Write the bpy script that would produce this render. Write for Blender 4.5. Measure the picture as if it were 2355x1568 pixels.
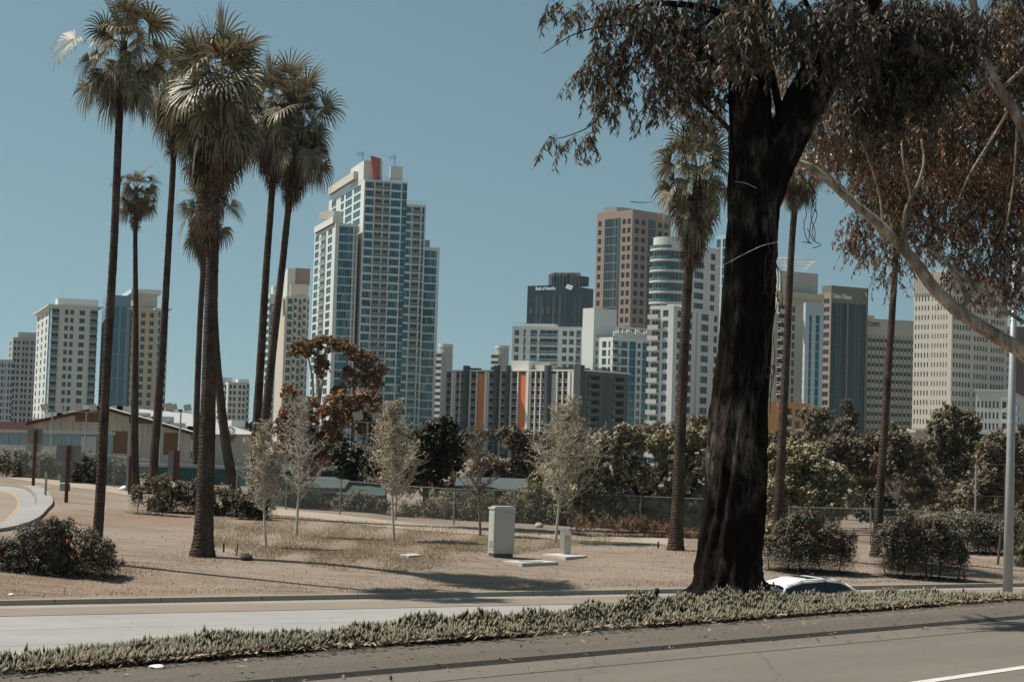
import bpy, bmesh, math, random
import numpy as np
from math import radians as R, sin, cos, tan, pi, sqrt, atan2
from mathutils import Vector, Matrix
random.seed(7); rng = np.random.default_rng(7)
for o in list(bpy.data.objects): bpy.data.objects.remove(o)
S = bpy.context.scene; COL = S.collection
# ---------------- camera
W, H, F = 2354., 1568., 4000.
cam = bpy.data.cameras.new('camera'); camo = bpy.data.objects.new('camera', cam); COL.objects.link(camo)
cam.sensor_width = 36; cam.lens = F/W*36; cam.clip_start = .1; cam.clip_end = 20000
PITCH = math.atan(217/F); ROLL = R(1.75)
CZ = 2.0
RM = Matrix.Rotation(R(90)+PITCH, 3, 'X') @ Matrix.Rotation(ROLL, 3, 'Z')
camo.matrix_world = Matrix.Translation((0, 0, CZ)) @ RM.to_4x4()
S.camera = camo
S.render.resolution_x = 1024; S.render.resolution_y = 681
# ---------------- light
SUN_AZ = (-1.0, 0.22); SUN_EL = R(57)
hx = Vector((SUN_AZ[0], SUN_AZ[1], 0)).normalized()
SD = Vector((hx.x*cos(SUN_EL), hx.y*cos(SUN_EL), sin(SUN_EL)))      # towards the sun
sl = bpy.data.lights.new('sun', 'SUN'); sl.energy = 4.7; sl.angle = R(.5); sl.color = (1, .93, .84)
so = bpy.data.objects.new('sun', sl); COL.objects.link(so); so.rotation_euler = SD.to_track_quat('Z', 'Y').to_euler()
wd = bpy.data.worlds.new('World'); S.world = wd; wd.use_nodes = True
nt = wd.node_tree; nt.nodes.clear()
sky = nt.nodes.new('ShaderNodeTexSky'); sky.sky_type = 'NISHITA'; sky.sun_disc = False
sky.sun_elevation = SUN_EL; sky.sun_rotation = atan2(hx.x, hx.y); sky.altitude = 50; sky.air_density = 1.0; sky.dust_density = .6; sky.ozone_density = 2.0
tcs = nt.nodes.new('ShaderNodeTexCoord'); mps = nt.nodes.new('ShaderNodeMapping'); mps.inputs['Location'].default_value = (0, 0, .19); nt.links.new(tcs.outputs['Generated'], mps.inputs[0]); nt.links.new(mps.outputs[0], sky.inputs[0])   # keeps the murk of the last degrees below the skyline
tint = nt.nodes.new('ShaderNodeMix'); tint.data_type = 'RGBA'; tint.blend_type = 'MULTIPLY'; tint.inputs[0].default_value = 1
tint.inputs[7].default_value = (1.26, 1.36, 1.02, 1)
hs = nt.nodes.new('ShaderNodeHueSaturation'); hs.inputs['Saturation'].default_value = .95; hs.inputs['Hue'].default_value = .5
bg = nt.nodes.new('ShaderNodeBackground'); bg.inputs[1].default_value = .07
wo = nt.nodes.new('ShaderNodeOutputWorld')
nt.links.new(sky.outputs[0], hs.inputs['Color']); nt.links.new(hs.outputs[0], tint.inputs[6]); nt.links.new(tint.outputs[2], bg.inputs[0]); nt.links.new(bg.outputs[0], wo.inputs[0])
S.view_settings.view_transform = 'Standard'; S.view_settings.look = 'None'; S.view_settings.exposure = .25; S.view_settings.gamma = 1
S.render.engine = 'CYCLES'; S.cycles.max_bounces = 5; S.cycles.transparent_max_bounces = 12
# ---------------- pixel <-> world
def ray(u, v):
    d = RM @ Vector(((u-W/2)/F, -(v-H/2)/F, -1)); return d
def atY(u, v, Y):
    d = ray(u, v); t = Y/d.y; return Vector((d.x*t, Y, CZ+d.z*t))
def atz(u, v, z):
    d = ray(u, v); t = (z-CZ)/d.z; return Vector((d.x*t, d.y*t, z))
def proj(p):
    q = RM.transposed() @ (Vector(p)-Vector((0, 0, CZ))); return (W/2+F*q.x/-q.z, H/2-F*q.y/-q.z)
def xat(u, Y, z=2.0):           # X of pixel column u at depth Y and height z
    x = 0.
    for _ in range(6):
        pu = proj((x, Y, z))[0]; x += (u-pu)*Y/F
    return x
def zat(x, Y, v):               # height that shows at row v above the point x, Y
    z = 2.
    for _ in range(8):
        pv = proj((x, Y, z))[1]; z += (pv-v)*Y/F
    return z
def ppm(Y): return F/Y
# ---------------- materials
MATS = {}
def principled(name):
    m = bpy.data.materials.new(name); m.use_nodes = True
    return m, m.node_tree, m.node_tree.nodes['Principled BSDF']
def mixrgb(nt, fac, a, b, bt='MIX'):
    n = nt.nodes.new('ShaderNodeMix'); n.data_type = 'RGBA'; n.blend_type = bt
    for s, v in ((0, fac), (6, a), (7, b)):
        if isinstance(v, bpy.types.NodeSocket): nt.links.new(v, n.inputs[s])
        elif s == 0: n.inputs[0].default_value = v
        else: n.inputs[s].default_value = (*v, 1)
    return n.outputs[2]
def noise(nt, scale, detail=5, rough=.6, vec=None, dist=0):
    n = nt.nodes.new('ShaderNodeTexNoise'); n.inputs['Scale'].default_value = scale; n.inputs['Detail'].default_value = detail
    n.inputs['Roughness'].default_value = rough; n.inputs['Distortion'].default_value = dist
    if vec is not None: nt.links.new(vec, n.inputs['Vector'])
    return n.outputs[0]
def ramp(nt, src, a, b, c0=(0, 0, 0), c1=(1, 1, 1)):
    n = nt.nodes.new('ShaderNodeValToRGB'); e = n.color_ramp.elements
    e[0].position = a; e[1].position = b; e[0].color = (*c0, 1); e[1].color = (*c1, 1)
    nt.links.new(src, n.inputs[0]); return n.outputs[0]
def coord(nt, scale=(1, 1, 1), kind='Object'):
    t = nt.nodes.new('ShaderNodeTexCoord'); m = nt.nodes.new('ShaderNodeMapping'); m.inputs['Scale'].default_value = scale
    nt.links.new(t.outputs[kind], m.inputs[0]); return m.outputs[0]
def bump(nt, bs, h, strength=.4, dist=.05):
    b = nt.nodes.new('ShaderNodeBump'); b.inputs['Strength'].default_value = strength; b.inputs['Distance'].default_value = dist
    nt.links.new(h, b.inputs['Height']); nt.links.new(b.outputs[0], bs.inputs['Normal'])
def mat(name, c, rough=.8, var=.15, scale=1., metal=0, spec=.3, bmp=0, c2=None, vs=(1, 1, 1)):
    """weathered surface: base colour broken by two scales of noise"""
    if name in MATS: return MATS[name]
    m, nt, b = principled(name)
    v = coord(nt, vs); n1 = noise(nt, scale, 6, .65, v); n2 = noise(nt, scale*7, 4, .6, v)
    d = c2 or tuple(x*(1-var*1.6) for x in c); l = tuple(min(1, x*(1+var*.7)) for x in c)
    col = mixrgb(nt, ramp(nt, n1, .3, .7), d, l); col = mixrgb(nt, .25, col, mixrgb(nt, ramp(nt, n2, .35, .65), d, l))
    nt.links.new(col, b.inputs['Base Color']); b.inputs['Roughness'].default_value = rough; b.inputs['Metallic'].default_value = metal
    b.inputs['Specular IOR Level'].default_value = spec
    if bmp: bump(nt, b, n2, bmp, .03)
    MATS[name] = m; return m
def wallmat(name, c, var=.08, rough=.85):
    """painted or concrete wall of a far building with faint rain streaks"""
    if name in MATS: return MATS[name]
    m, nt, b = principled(name)
    n1 = noise(nt, .5, 5, .6, coord(nt, (1, 1, .12))); n2 = noise(nt, .07, 3, .5, coord(nt))
    f = ramp(nt, n1, .35, .75); f2 = ramp(nt, n2, .3, .7)
    col = mixrgb(nt, f, tuple(x*(1-var) for x in c), c); col = mixrgb(nt, f2, tuple(x*(1-var*.8) for x in c), col)
    nt.links.new(col, b.inputs['Base Color']); b.inputs['Roughness'].default_value = rough; b.inputs['Specular IOR Level'].default_value = .2
    MATS[name] = m; return m
def glass(name, c, metal=.55, rough=.08, dark=.35, light=None):
    """window glass, each pane a little different (blinds, rooms behind)"""
    if name in MATS: return MATS[name]
    m, nt, b = principled(name)
    g = nt.nodes.new('ShaderNodeNewGeometry')
    r = g.outputs['Random Per Island']
    col = mixrgb(nt, ramp(nt, r, .1, .8), tuple(x*dark for x in c), c)
    if light: col = mixrgb(nt, ramp(nt, r, .86, .88), col, light)
    nt.links.new(col, b.inputs['Base Color']); b.inputs['Metallic'].default_value = metal; b.inputs['Roughness'].default_value = rough
    n = noise(nt, .35, 2, .5, coord(nt)); bump(nt, b, n, .25, .15)
    MATS[name] = m; return m
def leafmat(name, c1, c2, rough=.6, trans=.25, c3=None, p3=.9, spec=.35):
    if name in MATS: return MATS[name]
    m, nt, b = principled(name)
    g = nt.nodes.new('ShaderNodeNewGeometry'); r = g.outputs['Random Per Island']
    col = mixrgb(nt, r, c1, c2)
    big = noise(nt, .9, 3, .5, coord(nt)); col = mixrgb(nt, ramp(nt, big, .3, .7), col, mixrgb(nt, 1, col, (.72, .74, .7), 'MULTIPLY'))
    if c3: col = mixrgb(nt, ramp(nt, r, p3, p3+.02), col, c3)
    nt.links.new(col, b.inputs['Base Color']); b.inputs['Roughness'].default_value = rough; b.inputs['Specular IOR Level'].default_value = spec
    if trans:
        t = nt.nodes.new('ShaderNodeBsdfTranslucent'); nt.links.new(col, t.inputs[0])
        mx = nt.nodes.new('ShaderNodeMixShader'); mx.inputs[0].default_value = trans
        o = nt.nodes['Material Output']; nt.links.new(b.outputs[0], mx.inputs[1]); nt.links.new(t.outputs[0], mx.inputs[2]); nt.links.new(mx.outputs[0], o.inputs[0])
    MATS[name] = m; return m
# ---------------- objects
def tag(o, label=None, cat=None, group=None, kind=None):
    if label: o['label'] = label
    if cat: o['category'] = cat
    if group: o['group'] = group
    if kind: o['kind'] = kind
    return o
def empty(name, loc, label, cat, group=None, rz=0):
    o = bpy.data.objects.new(name, None); COL.objects.link(o); o.location = loc; o.rotation_euler = (0, 0, rz); o.empty_display_size = .2
    return tag(o, label, cat, group)
def link(name, me, parent=None, loc=None, rz=0, mat4=None):
    """link mesh me; vertices are in world coordinates unless loc is given"""
    o = bpy.data.objects.new(name, me); COL.objects.link(o)
    if parent:
        o.parent = parent
        pi_ = Matrix.Translation(parent.location) @ Matrix.Rotation(parent.rotation_euler.z, 4, 'Z')
        w = Matrix.Translation(loc or (0, 0, 0)) @ Matrix.Rotation(rz, 4, 'Z')
        o.matrix_local = pi_.inverted() @ w
    elif loc is not None: o.location = loc; o.rotation_euler = (0, 0, rz)
    return o
class MB:
    """mesh builder"""
    def __init__(s): s.v = []; s.f = []; s.m = []; s.mats = []
    def mi(s, m):
        if m not in s.mats: s.mats.append(m)
        return s.mats.index(m)
    def quad(s, a, b, c, d, m):
        n = len(s.v); s.v += [tuple(a), tuple(b), tuple(c), tuple(d)]; s.f.append((n, n+1, n+2, n+3)); s.m.append(s.mi(m))
    def poly(s, pts, m):
        n = len(s.v); s.v += [tuple(p) for p in pts]; s.f.append(tuple(range(n, n+len(pts)))); s.m.append(s.mi(m))
    def box(s, o, ax, ay, az, m):
        """box from corner o with edge vectors"""
        o, ax, ay, az = map(Vector, (o, ax, ay, az)); n = len(s.v)
        s.v += [tuple(o+ax*i+ay*j+az*k) for k in (0, 1) for j in (0, 1) for i in (0, 1)]
        s.f += [(n+a, n+b, n+c, n+d) for a, b, c, d in ((0, 2, 3, 1), (4, 5, 7, 6), (0, 1, 5, 4), (2, 6, 7, 3), (0, 4, 6, 2), (1, 3, 7, 5))]
        s.m += [s.mi(m)]*6
    def cbox(s, c, sx, sy, sz, m, rz=0):
        """box centred in x,y on c, standing on c.z"""
        a = Vector((cos(rz), sin(rz), 0))*sx; b = Vector((-sin(rz), cos(rz), 0))*sy
        s.box(Vector(c)-a/2-b/2, a, b, (0, 0, sz), m)
    def tube(s, pts, rad, m, n=8, cap=True, prof=None):
        pts = [Vector(p) for p in pts]; base = len(s.v); k = len(pts)
        ref = None
        for i, p in enumerate(pts):
            t = (pts[min(i+1, k-1)]-pts[max(i-1, 0)]).normalized()
            if ref is None: ref = Vector((0, 0, 1)).cross(t) if abs(t.z) < .9 else Vector((1, 0, 0))
            a = (ref-t*ref.dot(t)).normalized(); b = t.cross(a); ref = a
            r = rad[i] if hasattr(rad, '__len__') else rad
            for j in range(n):
                q = 2*pi*j/n; rr = r*(prof(i, j) if prof else 1)
                s.v.append(tuple(p+a*cos(q)*rr+b*sin(q)*rr))
        mi = s.mi(m)
        for i in range(k-1):
            for j in range(n):
                j2 = (j+1) % n
                s.f.append((base+i*n+j, base+i*n+j2, base+(i+1)*n+j2, base+(i+1)*n+j)); s.m.append(mi)
        if cap:
            s.f.append(tuple(base+j for j in reversed(range(n)))); s.m.append(mi)
            s.f.append(tuple(base+(k-1)*n+j for j in range(n))); s.m.append(mi)
    def mesh(s, name, smooth=False):
        me = bpy.data.meshes.new(name); me.from_pydata(s.v, [], s.f)
        for m in s.mats: me.materials.append(m)
        me.polygons.foreach_set('material_index', s.m)
        if smooth: me.polygons.foreach_set('use_smooth', [True]*len(s.f))
        me.update(); return me
    def build(s, name, parent=None, smooth=False): return link(name, s.mesh(name, smooth), parent)
def npmesh(name, V, Fq, mats, smooth=False, midx=None):
    """V (n,3), Fq (m,k) same-size faces"""
    me = bpy.data.meshes.new(name); V = np.asarray(V, dtype=np.float32); Fq = np.asarray(Fq, dtype=np.int32); k = Fq.shape[1]
    me.vertices.add(len(V)); me.vertices.foreach_set('co', V.ravel())
    me.loops.add(Fq.size); me.loops.foreach_set('vertex_index', Fq.ravel())
    me.polygons.add(len(Fq)); me.polygons.foreach_set('loop_start', np.arange(0, Fq.size, k, dtype=np.int32))
    me.polygons.foreach_set('loop_total', np.full(len(Fq), k, dtype=np.int32))
    for m in mats: me.materials.append(m)
    if midx is not None: me.polygons.foreach_set('material_index', np.asarray(midx, dtype=np.int32))
    if smooth: me.polygons.foreach_set('use_smooth', np.ones(len(Fq), dtype=bool))
    me.update(calc_edges=True); me.validate(); return me
def interp(pts, n):
    """smooth curve through pts (Catmull-Rom), n samples"""
    P = [Vector(p) for p in pts]; P = [P[0]*2-P[1]]+P+[P[-1]*2-P[-2]]; k = len(P)-3; out = []
    for i in range(n):
        t = i/(n-1)*k; j = min(int(t), k-1); t -= j; a, b, c, d = P[j:j+4]
        out.append(.5*((2*b)+(c-a)*t+(2*a-5*b+4*c-d)*t*t+(3*b-a-3*c+d)*t**3))
    return out
# ---------------- ground
def line(p, q):     # a line through two points as (origin, unit dir, unit normal away from the camera)
    p = Vector(p[:2]); q = Vector(q[:2]); d = (q-p).normalized(); return p, d, Vector((-d.y, d.x))
def sd(L, x, y): return (x-L[0].x)*L[2].x+(y-L[0].y)*L[2].y
ZF = -3.1
NK = line(atz(650, 1568, 0), atz(2354, 1421, 0))            # near kerb
FK = line(atz(0, 1393, ZF), atz(2300, 1350, ZF))            # far kerb
FE = (FK[0]-FK[2]*10.5, FK[1], FK[2])                       # near edge of the far road
C1 = atz(0, 1546, .1); C2 = atz(1250, 1447, .1); C3 = atz(1700, 1395, .1); C4 = atz(2354, 1388, .1)
CR = [C1-(C2-C1)*1.5, C1, C2, C3, C4, C4+(C4-C3)*4]
def crest(x):
    for a, b in zip(CR, CR[1:]):
        if x < b.x or b is CR[-1]: return a.y+(b.y-a.y)*(x-a.x)/(b.x-a.x)
def sm(t): t = min(1, max(0, t)); return t*t*(3-2*t)
FP = [(-60, 128), (-31, 110), (-13, 92), (-2, 86), (8, 82), (20, 78), (60, 72)]      # line of the chain link fence (x, y)
def fency(x):
    for a, b in zip(FP, FP[1:]):
        if x < b[0] or b is FP[-1]: return a[1]+(b[1]-a[1])*(x-a[0])/(b[0]-a[0])
def hz(x, y):
    dn = sd(NK, x, y)
    if dn < .55: return -.2
    cy = crest(x)
    if y < cy: return .1
    dk = sd(FK, x, y)
    if dk < -10.5:
        de = -10.5-dk; t = (y-cy)/max(.1, (y-cy)+de*1.15); return .1+(ZF-.3-.1)*sm(min(1, t*1.9))
    if dk < -.25: return ZF-.25
    z = -2.95-.25*(1-sm((dk-.1)/.5))+.5*sm((dk-.2)/9)+.85*sm((-x-2)/26)*sm((y-62)/40)
    df = y-fency(x)
    if df > 2.5: z += -1.6*sm((df-2.5)/22)*(1-.6*sm((-x-15)/15))-2.2*sm((df-40)/160)
    z += .04*sin(x*.7+y*.3)*sin(y*.45)*sm(dk/3)
    return z
dirt, nt, b = principled('dry_dirt')
v = coord(nt); v2 = coord(nt, (.45, 1.5, 1))
a1 = noise(nt, .16, 6, .62, v, .6); a2 = noise(nt, 1.3, 8, .7, v2); a3 = noise(nt, 14, 6, .75, v); a4 = noise(nt, .05, 3, .5, v)
c = mixrgb(nt, ramp(nt, a1, .38, .62), (.175, .132, .098), (.275, .222, .176)); c = mixrgb(nt, ramp(nt, a2, .42, .66), c, (.33, .275, .222)); c = mixrgb(nt, ramp(nt, a4, .5, .7), c, (.26, .185, .13))
c = mixrgb(nt, ramp(nt, a3, .52, .7), c, (.13, .094, .066)); c = mixrgb(nt, ramp(nt, noise(nt, 38, 3, .6, v), .64, .7), c, (.09, .065, .045))
nt.links.new(c, b.inputs['Base Color']); b.inputs['Roughness'].default_value = .95; b.inputs['Specular IOR Level'].default_value = .1
bump(nt, b, a3, .7, .06); MATS['dirt'] = dirt
def axis(segs):
    out = [segs[0][0]]
    for a, b, st in segs:
        n = max(1, int(round((b-a)/st))); out += [a+(b-a)*(i+1)/n for i in range(n)]
    return out
xs = axis([(-6000, -1000, 1000), (-1000, -200, 100), (-200, -60, 14), (-60, -22, 2), (-22, 26, .5), (26, 60, 2), (60, 200, 14), (200, 1000, 100), (1000, 6000, 1000)])
ys = axis([(-60, 8, 8), (8, 34, .4), (34, 130, .7), (130, 300, 8), (300, 1500, 100), (1500, 9000, 1500)])
V = np.array([(x, y, hz(x, y)-.004) for y in ys for x in xs]); nx = len(xs)
ii, jj = np.meshgrid(np.arange(len(ys)-1), np.arange(nx-1), indexing='ij'); q = (ii*nx+jj).ravel()
g = link('ground', npmesh('ground', V, np.stack([q, q+1, q+nx+1, q+nx], 1), [dirt], True)); tag(g, kind='structure')
def strip(name, L, d0, d1, t0, t1, zf, m, nt_=40, nd=1, kind='structure', z=None):
    """ribbon beside a line: from distance d0 to d1, along t0..t1"""
    mb = MB(); P = lambda i, j: (L[0]+L[1]*(t0+(t1-t0)*i/nt_)+L[2]*(d0+(d1-d0)*j/nd))
    for i in range(nt_):
        for j in range(nd):
            q = [P(i, j), P(i+1, j), P(i+1, j+1), P(i, j+1)]
            mb.quad(*[(p.x, p.y, zf(jj_)) for p, jj_ in zip(q, (j/nd, j/nd, (j+1)/nd, (j+1)/nd))], m)
    return tag(mb.build(name), kind=kind)
def roadmat(name, c1, c2, sx=(.25, 1.2), agg=.15, rot=0, crack=True):
    m, nt, b = principled(name)
    t = nt.nodes.new('ShaderNodeTexCoord'); mp = nt.nodes.new('ShaderNodeMapping'); mp.inputs['Rotation'].default_value = (0, 0, -rot); nt.links.new(t.outputs['Object'], mp.inputs[0])
    mp2 = nt.nodes.new('ShaderNodeMapping'); mp2.inputs['Scale'].default_value = (sx[0], sx[1], 1); nt.links.new(mp.outputs[0], mp2.inputs[0])
    n1 = noise(nt, 1, 6, .6, mp2.outputs[0]); n2 = noise(nt, 60, 4, .7, mp.outputs[0]); n3 = noise(nt, .4, 5, .6, mp.outputs[0])
    c = mixrgb(nt, ramp(nt, n1, .3, .7), c1, c2); c = mixrgb(nt, ramp(nt, n3, .35, .75), c, tuple((x+y)*.42 for x, y in zip(c1, c2)))
    c = mixrgb(nt, agg, c, mixrgb(nt, ramp(nt, n2, .45, .6), tuple(x*.4 for x in c1), tuple(min(1, x*1.4) for x in c2)))
    if crack:
        vo = nt.nodes.new('ShaderNodeTexVoronoi'); vo.feature = 'DISTANCE_TO_EDGE'; vo.inputs['Scale'].default_value = .28
        ds = nt.nodes.new('ShaderNodeVectorMath'); ds.operation = 'ADD'; nn = nt.nodes.new('ShaderNodeTexNoise'); nn.inputs['Scale'].default_value = .8; nn.inputs['Detail'].default_value = 6
        nt.links.new(mp.outputs[0], nn.inputs[0]); nt.links.new(mp.outputs[0], ds.inputs[0]); nt.links.new(nn.outputs[1], ds.inputs[1]); nt.links.new(ds.outputs[0], vo.inputs['Vector'])
        c = mixrgb(nt, ramp(nt, vo.outputs[0], .001, .005, (.45, .45, .45), (0, 0, 0)), c, tuple(x*.5 for x in c1))
    nt.links.new(c, b.inputs['Base Color']); b.inputs['Roughness'].default_value = .9; b.inputs['Specular IOR Level'].default_value = .2; bump(nt, b, n2, .4, .01)
    MATS[name] = m; return m
an = atan2(NK[1].y, NK[1].x); af = atan2(FK[1].y, FK[1].x)
asph = roadmat('near_asphalt', (.15, .132, .11), (.2, .177, .148), rot=an)
berm = roadmat('worn_kerb_concrete', (.115, .098, .08), (.185, .16, .132), rot=an, agg=.3, crack=False, sx=(.12, 2.2))
conc = roadmat('pale_concrete_lane', (.3, .295, .28), (.37, .365, .345), rot=af, agg=.12)
tanl = roadmat('tan_concrete_lane', (.235, .195, .155), (.3, .25, .202), rot=af, agg=.15)
kerbm = roadmat('kerb_concrete', (.28, .25, .215), (.38, .345, .3), rot=af, agg=.3)
white = mat('road_paint', (.62, .6, .56), .7, .15, 6); dark = mat('tar_joint', (.035, .03, .027), .9, .2, 8)
yell = mat('faded_yellow_paint', (.5, .36, .15), .8, .2, 5)
strip('near_road', NK, -22, 0, -40, 90, lambda t: .004, asph)
# rolled kerb beside the near road
mb = MB(); prof = [(0, .0), (.025, .035), (.2, .075), (.45, .1), (.7, .11), (.95, .05)]
for i in range(120):
    a, c2 = -30+i*1.0, -29+i*1.0
    for (d0, z0), (d1, z1) in zip(prof, prof[1:]):
        P = [NK[0]+NK[1]*t+NK[2]*d for t, d in ((a, d0), (c2, d0), (c2, d1), (a, d1))]
        mb.quad(*[(p.x, p.y, z) for p, z in zip(P, (z0, z0, z1, z1))], berm)
tag(mb.build('near_kerb'), kind='structure')
strip('gutter_joint', NK, -.05, -.012, -30, 90, lambda t: .008, dark)
strip('gutter_edge', NK, -.62, -.6, -30, 90, lambda t: .008, mat('faint_joint', (.1, .088, .076), .9))
# lane line of the near road (lower right)
l0 = atz(2010, 1585, 0); l1 = atz(2354, 1535, 0); LL = line(l0, l1); strip('lane_line', LL, -.06, .06, -2, 30, lambda t: .009, white)
strip('far_road', FE, 0, 10.5, -90, 110, lambda t: ZF+.004, conc)
strip('far_road_lane', FE, 7.9, 9.75, -90, 110, lambda t: ZF+.008, tanl)
strip('far_road_joint', FE, 7.86, 7.9, -90, 110, lambda t: ZF+.012, dark)
for k in (1.8, 4.8): strip('far_road_joint', FE, k, k+.02, -90, 110, lambda t: ZF+.01, MATS['faint_joint'])
strip('gutter', FE, 9.75, 10.5, -90, 110, lambda t: ZF+.01, kerbm)
mb = MB()
for i in range(66):
    a, c2 = -90+i*3.05, -90+(i+1)*3.05-.02
    for (d0, z0), (d1, z1) in (((0, 0), (.03, .15)), ((.03, .15), (.17, .16)), ((.17, .16), (.19, .1))):
        P = [FK[0]+FK[1]*t+FK[2]*d for t, d in ((a, d0), (c2, d0), (c2, d1), (a, d1))]
        mb.quad(*[(p.x, p.y, ZF+z) for p, z in zip(P, (z0, z0, z1, z1))], kerbm)
tag(mb.build('far_kerb'), kind='structure')
mb = MB()
for i in range(220):
    a, c2 = -90+i, -89+i
    for d0, d1, z0, z1 in ((.19, .5, .146, .15), (.5, 1.3, .15, None)):
        P = [FK[0]+FK[1]*t+FK[2]*d for t, d in ((a, d0), (c2, d0), (c2, d1), (a, d1))]; zz = [ZF+z0, ZF+z0]+([ZF+z1]*2 if z1 else [hz(p.x, p.y)-.02 for p in P[2:]])
        mb.quad(*[(p.x, p.y, z) for p, z in zip(P, zz)], dirt)
tag(mb.build('dirt_verge', smooth=True), kind='structure')
def ghit(u, v, off=0.):
    """point of the ground seen at pixel u, v"""
    d = ray(u, v); t = 10.; o = Vector((0, 0, CZ)); st = .6
    while t < 700:
        p = o+d*t
        if p.z < hz(p.x, p.y)+off:
            for _ in range(12):
                st /= 2; t += st if p.z > hz(p.x, p.y)+off else -st; p = o+d*t
            return Vector((p.x, p.y, hz(p.x, p.y)+off))
        t += st
    return atY(u, v, 700)
def drape(name, pts, m, off, parent=None, step=.7, kind='structure'):
    """a sheet with the outline pts (x, y) laid on the ground"""
    bm = bmesh.new(); vs_ = [bm.verts.new((p[0], p[1], 0)) for p in pts]; bm.faces.new(vs_)
    x0, x1 = min(p[0] for p in pts), max(p[0] for p in pts); y0, y1 = min(p[1] for p in pts), max(p[1] for p in pts)
    for k in range(int((x1-x0)/step)): bmesh.ops.bisect_plane(bm, geom=bm.verts[:]+bm.edges[:]+bm.faces[:], plane_co=(x0+(k+1)*step, 0, 0), plane_no=(1, 0, 0))
    for k in range(int((y1-y0)/step)): bmesh.ops.bisect_plane(bm, geom=bm.verts[:]+bm.edges[:]+bm.faces[:], plane_co=(0, y0+(k+1)*step, 0), plane_no=(0, 1, 0))
    for v_ in bm.verts: v_.co.z = hz(v_.co.x, v_.co.y)+off
    bmesh.ops.recalc_face_normals(bm, faces=bm.faces); me = bpy.data.meshes.new(name); bm.to_mesh(me); bm.free()
    me.materials.append(m); o = link(name, me, parent)
    return tag(o, kind=kind) if kind else o
def gp(lst): return [ghit(u, v) for u, v in lst]
# the ramp that bends away at the left
ramp_as = roadmat('ramp_asphalt', (.25, .205, .165), (.33, .275, .22), rot=af)
o1 = interp(gp([(-60, 1221), (0, 1212), (38, 1197), (66, 1174), (80, 1158), (77, 1143), (62, 1128), (44, 1122), (0, 1118), (-60, 1115)]), 40)
drape('ramp_road', [(p.x, p.y) for p in o1], conc, .012)
o2 = interp(gp([(-60, 1206), (0, 1203), (26, 1186), (43, 1163), (40, 1146), (27, 1134), (0, 1127), (-60, 1125)]), 40)
drape('ramp_lane', [(p.x, p.y) for p in o2], yell, .018)
o3 = interp(gp([(-60, 1203), (0, 1200), (23, 1184), (39, 1162), (37, 1147), (25, 1136), (0, 1129), (-60, 1127)]), 40)
drape('ramp_surface', [(p.x, p.y) for p in o3], ramp_as, .024)
mb = MB(); oo = interp(gp([(-60, 1222), (0, 1213), (40, 1198), (70, 1175), (84, 1160), (82, 1143), (66, 1127), (48, 1122)]), 50)
for a, c2 in zip(oo, oo[1:]):
    n = Vector((-(c2-a).y, (c2-a).x, 0)).normalized(); w = -.75
    z = lambda p: hz(p.x, p.y)
    q = [a, c2, c2+n*w, a+n*w]; mb.quad(*[(p.x, p.y, z(p)+.14) for p in q], conc)
    mb.quad(*[(p.x, p.y, z(p)+h) for p, h in ((a, 0), (c2, 0), (c2, .14), (a, .14))], conc)
    mb.quad(*[(p.x, p.y, z(p)+h) for p, h in ((q[3], .14), (q[2], .14), (q[2], 0), (q[3], 0))], conc)
tag(mb.build('ramp_kerb'), kind='structure')
# second arm of the ramp and the dirt track along the fence
pp = gp([(-80, 1094), (0, 1098), (60, 1106), (160, 1120), (300, 1140), (450, 1166), (640, 1184), (900, 1214), (1150, 1233), (1400, 1245), (1560, 1258)])
qq = gp([(1560, 1240), (1400, 1232), (1150, 1216), (900, 1198), (660, 1170), (450, 1150), (300, 1128), (160, 1108), (60, 1094), (0, 1086), (-80, 1080)])
track = mat('packed_track', (.36, .3, .24), .95, .12, .5, bmp=.4)
drape('dirt_track', [(p.x, p.y) for p in interp(pp, 30)+interp(qq, 30)], track, .015)
# ---------------- buildings: blocks with real openings, each window or balcony a part
WC = {}
def win_mesh(w, h, mul, hb, mg, mf, rec=.22, fr=.07):
    """window: glass set back, frame and mullions; x along the wall, z up, y inwards"""
    key = ('w', round(w, 2), round(h, 2), mul, hb, mg.name, mf.name, rec)
    if key in WC: return key
    b = MB(); n = mul+1
    hs_ = [0]+([hb*h] if hb else [])+[h]
    for i in range(n):
        for z0, z1 in zip(hs_, hs_[1:]):
            b.quad((w*i/n, rec, z0), (w*(i+1)/n, rec, z0), (w*(i+1)/n, rec, z1), (w*i/n, rec, z1), mg)
    def bar(x0, x1, z0, z1): b.box((x0, rec-.08, z0), (x1-x0, 0, 0), (0, .1, 0), (0, 0, z1-z0), mf)
    bar(.004, fr, .004, h-.004); bar(w-fr, w-.004, .004, h-.004); bar(fr, w-fr, .004, fr); bar(fr, w-fr, h-fr, h-.004)
    for i in range(1, n): bar(w*i/n-fr/2, w*i/n+fr/2, fr, h-fr)
    if hb:
        for i in range(n): bar(w*i/n+fr/2, w*(i+1)/n-fr/2, h*hb-fr/2, h*hb+fr/2)
    WC[key] = b; return key
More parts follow.
